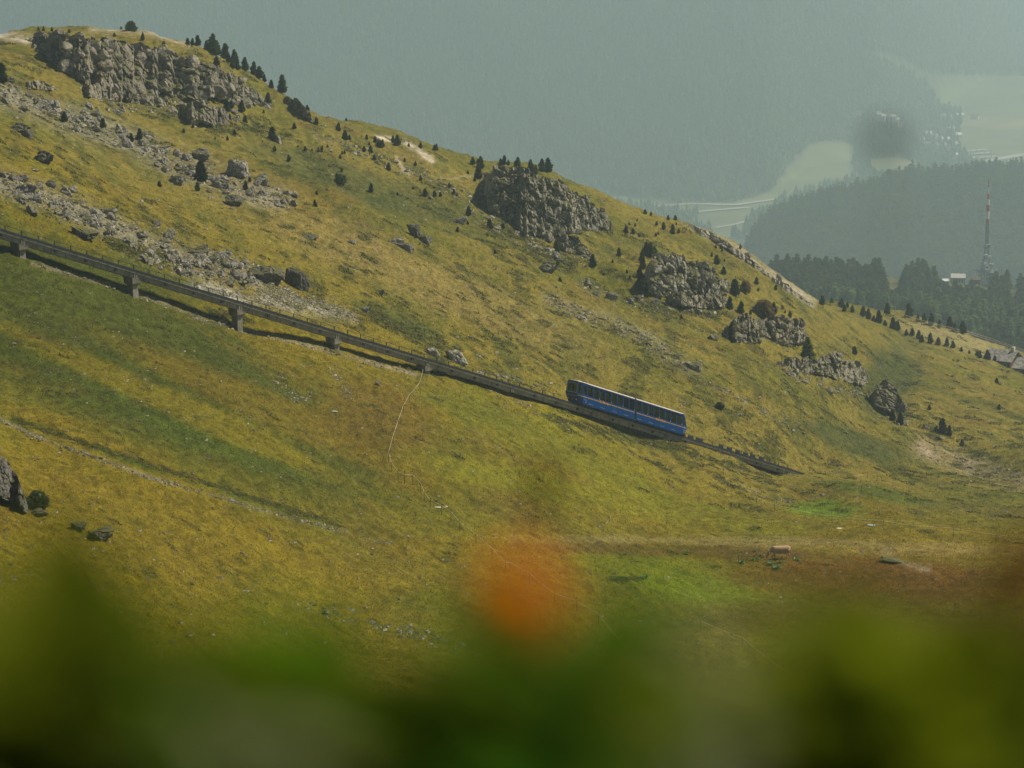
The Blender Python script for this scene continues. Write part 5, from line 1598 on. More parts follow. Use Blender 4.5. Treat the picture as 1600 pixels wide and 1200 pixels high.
def cow(px, py):
    p = hit1(px, py)
    b = MB()                                        # local: head at -x, metres, feet at z 0
    b.tube((-0.62, 0, 0.97), (0.70, 0, 0.99), 0.31, 0.31, 16)
    for x, z, ry, rz_, rx in ((-0.45, 0.95, .31, .385, .34), (-.12, .92, .35, .41, .38), (0.24, 0.93, .35, .405, .38), (0.58, 0.99, .325, .35, .34), (-0.62, 0.98, .26, .36, .32), (-0.30, 0.93, .33, .40, .36), (0.05, 0.91, .36, .41, .40), (0.42, 0.96, .34, .38, .38), (0.74, 1.02, .30, .32, .28)):
        b.ball((x, 0, z), rx, ry, rz_, 14, 10)
    b.tube((-0.70, 0, 1.02), (-1.08, 0, 0.72), 0.21, 0.15, 12); b.tube((-1.08, 0, 0.72), (-1.24, 0.0, 0.46), 0.14, 0.12, 12)
    b.ball((-1.10, 0, 0.70), .17, .15, .17, 12, 8)
    b.ball((-1.20, 0, 0.55), .13, .125, .20, 12, 8); b.tube((-1.24, 0, 0.50), (-1.33, 0, 0.22), 0.105, 0.075, 12); b.ball((-1.335, 0, 0.20), .08, .08, .08, 10, 8)
    for sy in (-1, 1):
        b.tube((-1.10, sy * .10, 0.70), (-1.14, sy * .34, 0.66), 0.05, 0.075, 8); b.ball((-1.14, sy * .34, 0.66), .045, .08, .06, 8, 6)
        # front leg, hind leg with hock
        fx = -0.58 + (0.10 if sy > 0 else -0.04)
        b.tube((fx, sy * .17, 0.85), (fx - .02, sy * .17, 0.42), 0.13, 0.07, 10); b.tube((fx - .02, sy * .17, 0.44), (fx, sy * .17, 0.06), 0.062, 0.05, 10); b.tube((fx, sy * .17, 0.09), (fx - .03, sy * .17, -0.02), 0.06, 0.075, 10)
        hx = 0.74 + (-0.12 if sy > 0 else 0.05)
        b.tube((hx, sy * .18, 0.95), (hx - .06, sy * .18, 0.60), 0.20, 0.11, 10); b.tube((hx - .06, sy * .18, 0.62), (hx + .12, sy * .18, 0.40), 0.10, 0.06, 10)
        b.tube((hx + .12, sy * .18, 0.42), (hx + .07, sy * .18, 0.06), 0.058, 0.048, 10); b.tube((hx + .07, sy * .18, 0.09), (hx + .04, sy * .18, -0.02), 0.055, 0.07, 10)
    b.ball((0.45, 0, 0.60), .17, .14, .10, 10, 8)
    root = empty('cow', p, math.radians(6)); s_ = 1.02; root.scale = (s_, s_, s_)
    tag(root, 'tan cow grazing with lowered head among dock plants in the rusty meadow', 'cow')
    remeshed('body', b, 0.035, M_COW, root, 14)
    t = MB(); t.path([(0.98, 0, 1.15), (1.06, -0.02, 1.0), (1.10, -0.02, 0.7), (1.14, 0, 0.52)], 0.022, 6); t.ball((1.24, 0, 0.44), .06, .05, .13, 8, 6); t.tube((1.14, 0, .54), (1.25, 0, .40), .025, .05, 6)
    t.build('tail', M_COW, root, True)
    for sy in (-1, 1):
        MB().path([(-1.06, sy * .08, 0.80), (-1.12, sy * .20, 0.86), (-1.20, sy * .24, 0.93)], 0.022, 6).build('horn', plain('pale horn', (0.55, 0.48, 0.36), 0.5), root, True)
        MB().ball((-1.235, sy * .115, 0.60), .022, .012, .022, 8, 6).build('eye', M_BLACK, root, True)
        MB().ball((-1.395, sy * .035, 0.20), .012, .014, .014, 6, 5).build('nostril', M_BLACK, root, True)
    MB().ball((-1.36, 0, 0.185), .055, .075, .06, 8, 6).build('muzzle', plain('dark muzzle', (0.09, 0.06, 0.05), 0.6), root, True)
cow(1219, 873)

# dock plants round the cow
def leaf_mesh(name, mat, L=1.0, W=0.32, fold=0.15, droop=0.35, n=7, serr=0.0, seed=0):
    rng = np.random.default_rng(seed); V, F = [], []
    for i in range(n + 1):
        t = i / n; w_ = W * (math.sin(math.pi * min(1, t * 0.93 + 0.05)) ** 0.8) * (1 + serr * (1 if i % 2 else -1))
        x = L * t; z = -droop * L * t * t
        V += [(x, -w_ / 2, z + fold * w_), (x, 0, z), (x, w_ / 2, z + fold * w_)]
        if i: b = 3 * (i - 1); F += [(b, b + 3, b + 4, b + 1), (b + 1, b + 4, b + 5, b + 2)]
    return mesh_np(name, V, F, [mat], smooth=True)
M_DOCK = foliage_mat('dock leaf', (0.06, 0.15, 0.03), (0.10, 0.22, 0.05), transl=0.3, rough=0.35, spec=0.6)
M_SEEDS = plain('rusty dock seeds', (0.16, 0.05, 0.02), 0.9, var=0.3)
DL = [leaf_mesh('leaf', M_DOCK, 0.42, 0.20, 0.25, 0.5, 6, seed=k) for k in range(3)]
def dock(px, py, n, label, seeds=2, s_=1.0):
    p = hit1(px, py); root = empty('dock_plant', p); tag(root, label, 'plant', None)
    for k in range(n):
        a_ = random.uniform(0, 6.28); r = random.uniform(0, 0.18)
        o = link('leaf', DL[k % 3], root, (r * math.cos(a_) * s_, r * math.sin(a_) * s_, 0.04)); o.rotation_euler = (random.uniform(-.4, .4), -random.uniform(0.3, 1.2), a_); o.scale = (s_,) * 3
    for k in range(seeds):
        a_ = random.uniform(-.3, .3); h_ = random.uniform(0.5, 0.8) * s_; x_ = random.uniform(-.15, .15)
        st = MB(); st.tube((x_, 0, 0), (x_ + a_ * .3, 0, h_), 0.012, 0.008, 5); so = st.build('seed_stalk', M_SEEDS, root)
        MB().ball((x_ + a_ * .3, 0, h_), .05, .05, .16, 6, 5).build('seed_head', M_SEEDS, so)
dock(1156, 880, 14, 'dock plant with rusty seed stalks left of the cow', 4, 1.15)
dock(1180, 876, 11, 'dark leaning dock plant just before the cow head', 1, 1.1)
dock(1205, 882, 14, 'bright dock plant under the grazing head of the cow', 1, 1.1)
dock(1214, 888, 13, 'glossy dock plant in front of the cow belly', 0, 1.1)
dock(1221, 880, 12, 'dock plant between the legs of the cow', 1, 1.0)
dock(1244, 876, 10, 'small dock plant behind the hind legs of the cow', 0, 0.9)
put_rock(1181, 862, 6, 4, False, 'small white stone left of the cow head', mat=None)
dock(1070, 866, 9, 'dock plant alone left of the cow on the edge of the rusty patch', 0, 0.9)
dock(1008, 904, 10, 'pale leaved dock plant in the bright green patch left of the cow', 0, 1.0)

# ------------------------------------------------------------------ pasture fences
M_POST = plain('grey fence post', (0.12, 0.095, 0.07), 0.9, var=0.3)
M_TAPE = plain('white fence tape', (0.60, 0.58, 0.46), 0.6)
def pasture_fence(label, pts, tape_r=0.014, h=1.0, sag=0.06, extra=None):
    Ps = [hit1(x, y) for x, y in pts]
    root = empty('pasture_fence', Ps[0]); tag(root, label, 'fence')
    inv = Ps[0]
    tops = []
    for k, p in enumerate(Ps):
        q = p - inv; hh = h * random.uniform(0.9, 1.08)
        MB().tube(q + Vector((0, 0, -.2)), q + Vector((random.uniform(-.03, .03), 0, hh)), 0.030, 0.026, 6).build('post', M_POST, root)
        tops.append(q + Vector((0, 0, hh * 0.93)))
    mb = MB()
    for a_, b_ in zip(tops[:-1], tops[1:]):
        n = 8; line = [a_.lerp(b_, i / n) - Vector((0, 0, sag * (b_ - a_).length * 0.12 * 4 * (i / n) * (1 - i / n))) for i in range(n + 1)]
        mb.path(line, tape_r, 5)
    mb.build('tape', M_TAPE, root)
pasture_fence('thin tape fence running downhill from the short pier to the blurred flowers',
    [(661, 590), (656, 610), (640, 628), (630, 648), (622, 670), (614, 694), (607, 722), (612, 738), (622, 750), (632, 756), (645, 757), (657, 769), (663, 782), (672, 794), (690, 805), (705, 814), (718, 830), (744, 850), (769, 872), (790, 894), (797, 893), (827, 912), (866, 944), (901, 955), (935, 974), (956, 1002), (975, 1024), (993, 1048)], 0.011)
pasture_fence('long low wire fence in the flat pasture above the cow',
    [(1130, 742), (1182, 788), (1210, 800), (1300, 818), (1380, 828), (1422, 835), (1490, 840), (1556, 850), (1640, 858)], 0.012, 1.05)
pasture_fence('three leaning posts with tape in front of the near meadow below right', [(1095, 985), (1160, 1010), (1233, 1068)], 0.01, 0.9)
def feed_bag(px, py, w_, col, label):
    p = hit1(px, py); b = MB(); b.ball((0, 0, 0.03), w_ / 2, w_ * 0.2, 0.05, 12, 6)
    o = b.build('plastic_sheet', plain('sheet ' + label[:6], col, 0.5), None, True, p); o.rotation_euler = (0.1, 0.05, 0.1); tag(o, label, 'sheet')
feed_bag(1312, 826, 0.9, (0.6, 0.55, 0.5), 'small white sheet lying on the grass right of the fence post')
feed_bag(1362, 821, 1.2, (0.30, 0.42, 0.42), 'pale teal sheet lying by the wire fence in the pasture')
feed_bag(521, 643, 1.0, (0.28, 0.36, 0.30), 'pale green sheet on the meadow below the viaduct')
feed_bag(684, 793, 0.7, (0.6, 0.58, 0.5), 'white sheet left of the tape fence post')
feed_bag(697, 792, 0.4, (0.6, 0.58, 0.5), 'tiny white sheet right of the tape fence post')

# wooden rail fence on the crest of the right hill
M_GREYWOOD = plain('bleached fence wood', (0.30, 0.26, 0.20), 0.9, var=0.2)
def rail_fence():
    pts = [(1415, 490), (1440, 498), (1468, 505), (1495, 512), (1522, 518), (1550, 527), (1576, 536), (1604, 546), (1632, 554)]
    Ps = [hit1(x, y + 9) for x, y in pts]
    root = empty('wooden_fence', Ps[0]); tag(root, 'weathered wooden rail fence along the far edge of the pale crest meadow', 'fence')
    for p in Ps:
        q = p - Ps[0]; MB().box(q.x - .09, q.x + .09, q.y - .09, q.y + .09, q.z - .4, q.z + 1.25).build('post', M_GREYWOOD, root)
    for hh in (0.6, 1.1):
        for a_, b_ in zip(Ps[:-1], Ps[1:]):
            MB().tube(a_ - Ps[0] + Vector((0, 0, hh)), b_ - Ps[0] + Vector((0, 0, hh)), 0.09, 0.09, 5).build('rail', M_GREYWOOD, root)
rail_fence()

# ------------------------------------------------------------------ chalets at the right edge
M_SLATE = NT('stone slab roof', 0.85)
_v = M_SLATE.coord()
_i = M_SLATE.n('ShaderNodeObjectInfo')
M_SLATE.color(M_SLATE.mix(M_SLATE.ramp(M_SLATE.noise(_v, 1.5, 5, 0.7), [(0.35, 0.0), (0.65, 1.0)]), (0.17, 0.16, 0.14), (0.33, 0.31, 0.27)))
_b = M_SLATE.p.inputs['Base Color'].links[0].from_socket
M_SLATE.color(M_SLATE.mix(1.0, _b, M_SLATE.ramp(_i.outputs['Random'], [(0.0, 0.55), (1.0, 1.35)]), 'MULTIPLY')); M_SLATE = M_SLATE.m
M_WOOD = plain('brown timber', (0.09, 0.055, 0.035), 0.85, var=0.3, vscale=2)
M_PLASTER = plain('pale plaster', (0.5, 0.47, 0.42), 0.9)
def chalet(px, py, L, W, H, rise, rz, label, cols=12, rows=7):
    p = hit1(px, py); root = empty('chalet', p, rz); tag(root, label, 'house')
    MB().box(-L / 2 + .4, L / 2 - .4, -W / 2 + .4, W / 2 - .4, -2.0, H).build('wall', M_WOOD, root)
    g = MB()
    for s_ in (-1, 1):
        g.add([(s_ * (L / 2 - .41), -W / 2 + .4, H), (s_ * (L / 2 - .41), W / 2 - .4, H), (s_ * (L / 2 - .41), 0, H + rise - .2)], [(0, 1, 2), (2, 1, 0)])
    g.build('gable', M_WOOD, root)
    ro = MB()
    for s_ in (-1, 1): ro.slab(*([(-L / 2, s_ * W / 2, H - .1), (L / 2, s_ * W / 2, H - .1), (L / 2, 0, H + rise), (-L / 2, 0, H + rise)] if s_ < 0 else [(L / 2, s_ * W / 2, H - .1), (-L / 2, s_ * W / 2, H - .1), (-L / 2, 0, H + rise), (L / 2, 0, H + rise)]), 0.15)
    rf = ro.build('roof', M_SLATE, root)
    sl = MB().box(-0.5 * L / cols * .96, 0.5 * L / cols * .96, -0.5 * W / 2 / rows * 1.15, 0.5 * W / 2 / rows * 1.15, 0, .07).mesh('roof_slab', M_SLATE)
    ang = math.atan2(rise + .1, W / 2)
    for s_ in (-1, 1):
        for i in range(cols):
            for j in range(rows):
                t = (j + .5) / rows
                o = link('roof_slab', sl, rf, (-L / 2 + (i + .5) * L / cols + random.uniform(-.05, .05), s_ * W / 2 * (1 - t), H - .1 + (rise + .1) * t + .02 + random.uniform(0, .03)))
                o.rotation_euler = (-s_ * (ang + .03), 0, random.uniform(-.03, .03))
    MB().box(L * .30, L * .30 + .6, -.5, .4, H + rise * .5, H + rise + .9).build('chimney', M_PLASTER, rf)
    for k in range(3):
        x_ = -L / 4 + k * L / 4
        f_ = MB(); f_.box(x_ - .5, x_ + .5, -W / 2 + .33, -W / 2 + .399, H - 1.7, H - .6); w__ = f_.build('window', M_PLASTER, root)
        MB().box(x_ - .4, x_ + .4, -W / 2 + .31, -W / 2 + .329, H - 1.6, H - .7).build('pane', M_BLACK, w__)
chalet(1568, 567, 7.4, 8.2, 1.2, 2.1, math.radians(-32), 'stone slab roofed chalet at the right edge, the left and higher of two', 14, 8)
chalet(1600, 579, 8.0, 8.0, 1.2, 2.0, math.radians(-28), 'stone slab roofed chalet cut by the right picture edge, lower of two', 14, 8)

# ------------------------------------------------------------------ transmitter mast and its huts
M_RED = plain('red mast paint', (0.42, 0.06, 0.04), 0.6); M_MWHITE = plain('white mast paint', (0.62, 0.62, 0.60), 0.6); M_LATT = plain('galvanised lattice', (0.20, 0.22, 0.22), 0.6, 0.3)
def mast():
    p = Vector(hit(1540, 446, ymin=1000.0)[0]); sc_ = p.y / FPX
    root = empty('radio_mast', p); tag(root, 'tall radio mast with lattice base and red and white banded top above the wood', 'radio mast')
    H = 162 * sc_
    Z = lambda py: (446 - py) * sc_
    z1, z2 = Z(418), Z(347)
    lat = MB()
    def wd(z): return np.interp(z, [0, z1, Z(395), Z(375), z2], [3.4, 2.4, 1.1, 0.75, 0.65])
    zs = list(np.linspace(0, z2, 17))
    for a_, b_ in zip(zs[:-1], zs[1:]):
        wa, wb = wd(a_), wd(b_)
        ca = [(-wa, -wa, a_), (wa, -wa, a_), (wa, wa, a_), (-wa, wa, a_)]; cb = [(-wb, -wb, b_), (wb, -wb, b_), (wb, wb, b_), (-wb, wb, b_)]
        for q in range(4):
            lat.tube(ca[q], cb[q], .20, .20, 5); lat.tube(ca[q], cb[(q + 1) % 4], .11, .11, 4); lat.tube(ca[(q + 1) % 4], cb[q], .11, .11, 4); lat.tube(cb[q], cb[(q + 1) % 4], .11, .11, 4)
    lat.build('lattice', M_LATT, root)
    for z, w_ in ((Z(432), 4.4), (Z(424), 5.4), (Z(415), 3.6), (Z(403), 1.9), (Z(385), 1.2)):
        pl = MB(); pl.box(-w_, w_, -w_, w_, z, z + .3)
        for q in range(9):
            x_ = -w_ + 2 * w_ * q / 8; pl.box(x_ - .07, x_ + .07, -w_, -w_ + .14, z, z + 1.3)
        pl.box(-w_, w_, -w_, -w_ + .12, z + 1.2, z + 1.34)
        pl.build('platform', M_LATT, root)
        for q in range(4):
            x_ = random.uniform(-w_, w_); r = random.uniform(.6, 1.15); zz_ = z + random.uniform(.4, 2.2)
            MB().tube((x_, -w_ - .1, zz_), (x_, -w_ - .7, zz_), r, r * .9, 14).build('dish_antenna', M_MWHITE, root)
    arms = MB(); arms.tube((-8, -1, Z(421)), (9, -1, Z(421)), .22, .22, 5); arms.tube((9, -1, Z(426)), (9, -1, Z(416)), .2, .2, 5); arms.tube((7, -1, Z(424)), (7, -1, Z(417)), .2, .2, 5); arms.build('antenna_boom', M_LATT, root)
    for (a_, b_, r, m_) in ((347, 340, .95, M_RED), (340, 328, .95, M_MWHITE), (328, 318, .95, M_RED), (318, 309, .85, M_MWHITE), (309, 300, .65, M_RED), (300, 290, .30, M_MWHITE), (290, 277, .28, M_RED)):
        MB().tube((0, 0, Z(a_) + .01), (0, 0, Z(b_) - .01), r, r * .97, 10).build('mast_band', m_, root)
mast()
def hut(px, py, wpx, hpx, flat, label, mroof, mwall, posts=False):
    p = hit(px, py, ymin=1000.0)[0]
    while np.isnan(p[0]): py += 1; p = hit(px, py, ymin=1000.0)[0]
    p = Vector(p); sc_ = p.y / FPX; W, H = wpx * sc_, hpx * sc_
    root = empty('mountain_hut', p, math.radians(-8)); tag(root, label, 'building')
    MB().box(-W / 2, W / 2, 0, W * .6, -4, H * .62).build('wall', mwall, root)
    MB().slab((-W / 2 - .4, -.8, H * .60), (W / 2 + .4, -.8, H * .60), (W / 2 + .4, W * .62, H), (-W / 2 - .4, W * .62, H), .3).build('roof', mroof, root)
    for k in range(5):
        x_ = -W / 2 + W * (k + .5) / 5
        if posts: MB().box(x_ - .15, x_ + .15, -.75, -.45, -3, H * .58).build('post', M_MWHITE, root)
        f_ = MB(); f_.box(x_ - W * .06, x_ + W * .06, -.09, -.003, H * .15, H * .5); q = f_.build('window', mroof, root)
        MB().box(x_ - W * .048, x_ + W * .048, -.13, -.092, H * .18, H * .47).build('pane', M_BLACK, q)
hut(1497, 434, 21, 12, True, 'pale roofed hut on posts beside the radio mast', plain('pale sheet roof', (0.36, 0.34, 0.30), 0.8), plain('grey board wall', (0.18, 0.18, 0.17), 0.9), True)
hut(1478, 434, 9, 7, True, 'small hut left of the pale roofed hut', M_MWHITE, M_WOOD)
hut(1524, 443, 14, 10, True, 'low brown hut at the foot of the radio mast', M_WOOD, M_WOOD)

# ------------------------------------------------------------------ the valley: houses, road, car park
M_ROADM = plain('pale road', (0.34, 0.31, 0.26), 0.9, vscale=0.1)
def ribbon(name, pts, w_, m_):
    Ps = far_hit([q[0] for q in pts], [q[1] for q in pts]); V, F = [], []
    n = 14; L = []
    for a_, b_ in zip(Ps[:-1], Ps[1:]):
        for k in range(n): L.append(a_ * (1 - k / n) + b_ * k / n)
    L.append(Ps[-1]); L = np.array(L)
    for k in range(len(L)):
        d = L[min(k + 1, len(L) - 1)] - L[max(k - 1, 0)]; nrm = np.array([-d[1], d[0]]) / (np.hypot(d[0], d[1]) + 1e-9) * w_
        for s_ in (-1, 1):
            x, y = L[k][0] + s_ * nrm[0], L[k][1] + s_ * nrm[1]; V.append((x, y, float(far_height(x, y)[0]) + 2.0))
        if k: b = 2 * (k - 1); F.append((b, b + 2, b + 3, b + 1))
    return tag(link(name, mesh_np(name, V, F, [m_])), kind='structure')
ribbon('valley_road', [(940, 332), (1010, 325), (1080, 320), (1150, 322), (1230, 310), (1275, 302)], 6, M_ROADM)
ribbon('valley_road', [(1060, 336), (1110, 331), (1170, 326)], 5, M_ROADM)
ribbon('valley_road', [(1500, 256), (1530, 256), (1560, 250), (1600, 243), (1660, 236)], 11, M_ROADM)
ribbon('car_park', [(1510, 238), (1540, 235)], 9, M_ROADM); ribbon('car_park', [(1508, 243), (1550, 240)], 9, M_ROADM); ribbon('car_park', [(1508, 249), (1556, 246)], 9, M_ROADM)
ribbon('valley_track', [(1118, 358), (1150, 352), (1172, 346)], 4, M_ROADM)
H_ROOFS = [plain('house roof ' + n_, c_, 0.8) for n_, c_ in (('brown', (0.14, 0.10, 0.07)), ('grey', (0.30, 0.29, 0.27)), ('pale', (0.6, 0.56, 0.5)))]
hw_ = MB().box(-9, 9, -6, 6, -4, 8).mesh('wall', plain('house plaster', (0.6, 0.55, 0.47), 0.9))
hr_m = []
for m_ in H_ROOFS:
    q = MB(); q.add([(-10, -7, 7.5), (10, -7, 7.5), (10, 7, 7.5), (-10, 7, 7.5), (-10, 0, 12), (10, 0, 12)], [(0, 1, 5, 4), (2, 3, 4, 5), (1, 2, 5), (3, 0, 4), (3, 2, 1, 0)]); hr_m.append(q.mesh('roof', m_))
HS = [(1339, 181, 'left'), (1368, 184, 'left'), (1376, 186, 'left'), (1384, 185, 'left'), (1392, 187, 'left'), (1398, 191, 'left'), (1402, 200, 'left'),
      (1422, 200, 'middle'), (1430, 207, 'middle'), (1436, 213, 'middle'), (1445, 205, 'middle'), (1450, 214, 'middle'), (1455, 224, 'middle'), (1462, 218, 'middle'), (1440, 222, 'middle'), (1448, 230, 'middle'),
      (1470, 232, 'right'), (1476, 222, 'right'), (1480, 240, 'right'), (1488, 230, 'right'), (1490, 246, 'right'), (1497, 250, 'right'), (1479, 186, 'right'), (1500, 183, 'right'), (1523, 185, 'right'), (1487, 206, 'right'), (1495, 215, 'right')]
for k, (px, py, wh) in enumerate(HS):
    p = far_hit([px], [py + 1])[0]
    if np.isnan(p[0]): continue
    o = empty('village_house', p, random.uniform(-.5, .5)); s_ = random.uniform(.8, 1.15); o.scale = (s_, s_, s_)
    link('wall', hw_, o); link('roof', hr_m[k % 3], o)
    tag(o, ('brown', 'grey', 'pale')[k % 3] + ' roofed house in the ' + wh + ' part of the hazy valley village', 'house', 'houses of the valley village, ' + wh + ' part, ' + ('brown', 'grey', 'pale')[k % 3])
cm = MB(); cm.box(-2.2, 2.2, -.9, .9, .3, .9); cm.box(-1.1, 1.3, -.8, .8, .9, 1.5)
for q in (-1.4, 1.4):
    cm.tube((q, -.92, .35), (q, .92, .35), .34, .34, 8)
carms = [cm.mesh('parked_car', m_) for m_ in (paint('white car', (0.7, 0.7, 0.7)), paint('grey car', (0.2, 0.22, 0.24)))]
for k, (px, py) in enumerate([(1512 + 4.5 * i, 238 - i * .3) for i in range(7)] + [(1512 + 4.5 * i, 243.5 - i * .3) for i in range(9)] + [(1514 + 5 * i, 249.5 - i * .35) for i in range(9)]):
    p = far_hit([px], [py])[0]
    o = link('parked_car', carms[k % 2], None, (p[0], p[1], p[2] + 2.1)); o.scale = (1.25,) * 3; o.rotation_euler = (0, 0, 1.3)
    row = 'top' if py < 239 else ('middle' if py < 244.5 else 'bottom')
    tag(o, ('white', 'grey')[k % 2] + ' car in the ' + row + ' row of the far valley car park', 'car', ('white', 'grey')[k % 2] + ' cars in the ' + row + ' row of the valley car park')

# ------------------------------------------------------------------ out of focus plants close to the lens
def fol(name, a_, b_, tr=0.45): return foliage_mat(name, a_, b_, rnd=0.2, transl=tr, rough=0.8, spec=0.05)
M_FL = [fol('deep green leaf', (0.055, 0.10, 0.003), (0.075, 0.13, 0.005), 0.55), fol('olive leaf', (0.11, 0.145, 0.004), (0.15, 0.185, 0.008), 0.6),
        fol('dark leaf', (0.075, 0.095, 0.004), (0.10, 0.12, 0.005), 0.5), fol('grey downy leaf', (0.15, 0.17, 0.07), (0.20, 0.21, 0.10), 0.4), fol('brown leaf', (0.06, 0.03, 0.006), (0.09, 0.045, 0.01)),
        fol('fresh green leaf', (0.036, 0.115, 0.004), (0.05, 0.145, 0.006), 0.5)]
FLEAF = [[leaf_mesh('leaf', m_, 1.0, w_, .2, dr, 7, seed=k) for k, (w_, dr) in enumerate(((0.55, .3), (0.40, .15)))] for m_ in M_FL]
M_STEM = [fol('green stem', (0.03, 0.05, 0.008), (0.05, 0.08, 0.012), 0.1), fol('brown stem', (0.06, 0.035, 0.012), (0.08, 0.05, 0.02), 0.1)]
def bank_z(x, y): return float(np.interp(y, [-6, 0.4, 1.5, 2.2, 3.2, 6], [-0.35, -0.42, -0.50, -0.72, -1.35, -2.9]))
def herb(px, py, d, label, col, nleaf=7, L=0.05, spread=0.04, name='herb', cat='plant', up0=0.15, col2=None):
    py = py + (12 if py > 980 else 0); d = d * 1.18
    top = Vector(unproj(px, py, d)); gz = bank_z(top.x, d)
    if col != 3: L = L * 1.9; nleaf = int(nleaf * 1.25)
    else: L = L * 1.75; nleaf = nleaf * 2
    root = empty(name, (top.x, top.y, gz)); tag(root, label, cat)
    h = top.z - gz
    st = MB(); st.tube((0, 0, -.02), (random.uniform(-.005, .005), 0, h * .97), 0.0016, 0.001, 5); st.build('stem', M_STEM[0], root)
    for k in range(nleaf):
        t = 1 - (k / max(1, nleaf - 1)) * (1 - up0); a_ = k * 2.399 + random.uniform(-.4, .4)
        cc = col if col2 is None or k % 3 else col2
        o = link('leaf', FLEAF[cc][k % 2], root, (0, 0, h * t - L * .1)); s_ = L * random.uniform(.75, 1.15) * (0.75 + 0.45 * (1 - t))
        o.scale = (s_,) * 3; o.rotation_euler = (random.uniform(-.5, .5), -random.uniform(-.1, .9), a_)
    return root
herb(322, 945, 0.85, 'blurred plant with deep green leaves rising highest at lower left', 5, 9, .045)
herb(240, 990, 1.0, 'blurred deep green plant left of the highest lower left one', 0, 12, .055)
herb(390, 985, 1.05, 'blurred deep green plant right of the highest lower left one', 0, 12, .05)
herb(80, 965, 0.9, 'blurred dark plant in the lower left corner, the taller one', 2, 12, .06)
herb(170, 1010, 1.0, 'blurred dark plant between the corner and the green leaves', 2, 14, .06, col2=0)
herb(15, 1000, 0.85, 'blurred dark plant on the left edge', 2, 12, .06)
herb(375, 1135, 0.85, 'blurred grey green downy leaves low at lower left', 3, 4, .035, up0=.7)
herb(420, 1100, 1.05, 'blurred olive leaves behind the grey green ones', 1, 12, .05, col2=0)
herb(545, 1090, 1.15, 'blurred dark olive plant left of the orange flower', 1, 12, .05, col2=2)
herb(650, 1110, 1.1, 'blurred dark low plant below left of the orange flower', 2, 12, .05, col2=0)
herb(470, 1130, 1.0, 'blurred dark leaves at the bottom left of centre', 2, 12, .055)
herb(780, 1070, 1.0, 'blurred dark green plant under the orange flower', 0, 12, .05, col2=2)
herb(885, 965, 0.85, 'blurred bright deep green leaf cluster right of the orange flower', 5, 9, .045)
herb(850, 1040, 0.9, 'blurred deep green leaves below the orange flower', 0, 12, .05)
herb(980, 1080, 1.0, 'blurred deep green leaves at the bottom centre', 0, 12, .05, col2=1)
herb(1130, 985, 0.8, 'blurred grey downy plant right of centre at the bottom', 3, 4, .022, up0=.6)
herb(1150, 1030, 0.9, 'blurred grey olive plant below the downy one', 3, 5, .025, up0=.4, col2=1)
herb(1080, 1100, 1.05, 'blurred dark olive plant at the bottom right of centre', 1, 12, .05, col2=2)
herb(1200, 1110, 1.0, 'blurred olive plant below the grey ones', 1, 12, .05, col2=2)
herb(1310, 1010, 1.0, 'blurred olive plant left in the lower right group', 1, 12, .05)
herb(1420, 960, 0.95, 'blurred olive plant rising highest at the lower right', 1, 11, .05)
herb(1530, 985, 1.0, 'blurred olive plant right of the highest lower right one', 1, 12, .05)
herb(1590, 1060, 0.9, 'blurred dark olive plant in the lower right corner', 1, 12, .055, col2=2)
herb(1480, 1080, 1.05, 'blurred olive green plant at the bottom right', 1, 14, .055, col2=0)
herb(1360, 1120, 1.0, 'blurred olive plant at the bottom edge right', 1, 14, .05, col2=2)
herb(1598, 850, 0.95, 'blurred rusty brown leaves at the right picture edge', 4, 4, .022, up0=.8)
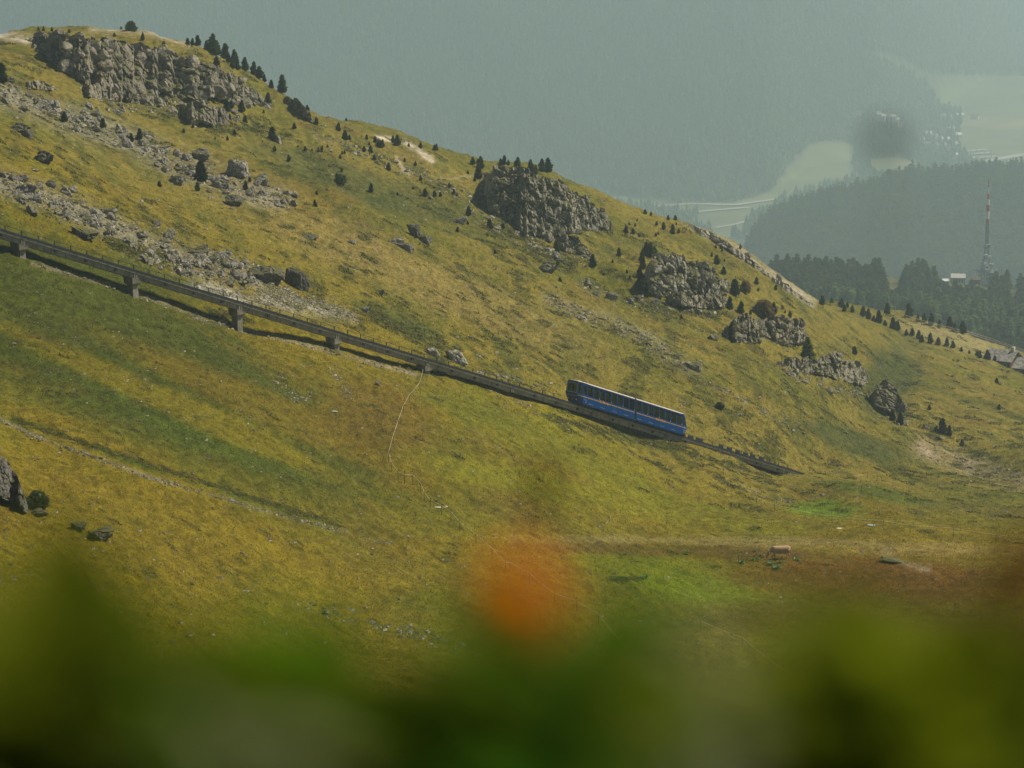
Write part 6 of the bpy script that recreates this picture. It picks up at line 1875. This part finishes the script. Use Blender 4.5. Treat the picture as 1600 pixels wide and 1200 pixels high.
def flower(px, py, d):
    top = Vector(unproj(px, py, d)); gz = bank_z(top.x, d); root = empty('orange_flower', (top.x, top.y, gz)); tag(root, 'blurred orange flower close to the lens at the bottom centre', 'flower')
    h = top.z - gz
    MB().tube((0, 0, -.02), (0, 0, h - .004), 0.0014, 0.001, 5).build('stem', M_STEM[0], root)
    mo = fol('orange petal', (0.98, 0.33, 0.0), (0.98, 0.40, 0.002), 0.65)
    pm = leaf_mesh('petal', mo, 0.0145, 0.0125, .1, -.25, 4)
    for k in range(90):
        o = link('petal', pm, root, (0, 0, h)); o.rotation_euler = (0, -1.3 + 2.4 * (k + .5) / 90, k * 2.399)
    MB().ball((0, 0, h + .001), .004, .004, .003, 8, 6).build('flower_centre', fol('orange disc', (0.6, 0.14, 0.003), (0.7, 0.2, 0.01), .1), root)
    o = link('leaf', FLEAF[0][0], root, (0, 0, h * .35)); o.scale = (.04,) * 3
flower(812, 935, 1.02)
def seed_stalk(px, py, d, r, L, c_, label):
    top = Vector(unproj(px, py, d)); gz = bank_z(top.x, d); root = empty('seed_stalk', (top.x, top.y, gz)); tag(root, label, 'plant')
    h = top.z - gz
    MB().tube((0, 0, -.02), (0, 0, h), 0.0007, 0.0005, 5).build('stem', M_STEM[1], root)
    MB().ball((0, 0, h), r, r, L, 8, 8).build('seed_head', c_, root, True)
M_SH = fol('brown seed head', (0.05, 0.022, 0.004), (0.08, 0.04, 0.01), .2)
seed_stalk(848, 765, 1.75, 0.008, 0.019, M_SH, 'blurred brown seed head rising above the orange flower')
seed_stalk(1384, 217, 1.95, 0.0105, 0.0095, fol('dark seed head', (0.02, 0.02, 0.012), (0.03, 0.03, 0.02), .1), 'blurred dark seed head high against the hazy valley forest')
seed_stalk(1592, 880, 1.6, 0.012, 0.018, fol('rust seed head', (0.22, 0.07, 0.01), (0.28, 0.10, 0.02), .3), 'blurred rusty seed head at the right picture edge')
seed_stalk(1545, 1150, 1.4, 0.010, 0.007, fol('straw seed head', (0.18, 0.16, 0.02), (0.22, 0.2, 0.04), .3), 'blurred straw coloured seed head in the lower right corner')
# ------------------------------------------------------------------ haze
hm_ = bpy.data.materials.new('haze'); hm_.use_nodes = True
ht = hm_.node_tree; ht.nodes.clear()
ho = ht.nodes.new('ShaderNodeOutputMaterial'); hv = ht.nodes.new('ShaderNodeVolumePrincipled')
hv.inputs['Color'].default_value = (0.74, 0.95, 1.0, 1)
hv.inputs['Density'].default_value = HAZE_DENSITY
hv.inputs['Anisotropy'].default_value = 0.42
ht.links.new(hv.outputs[0], ho.inputs['Volume'])
hb = MB(); hb.box(-4600, 4600, -60, 9700, -652, 235)
tag(hb.build('haze', hm_), kind='stuff')
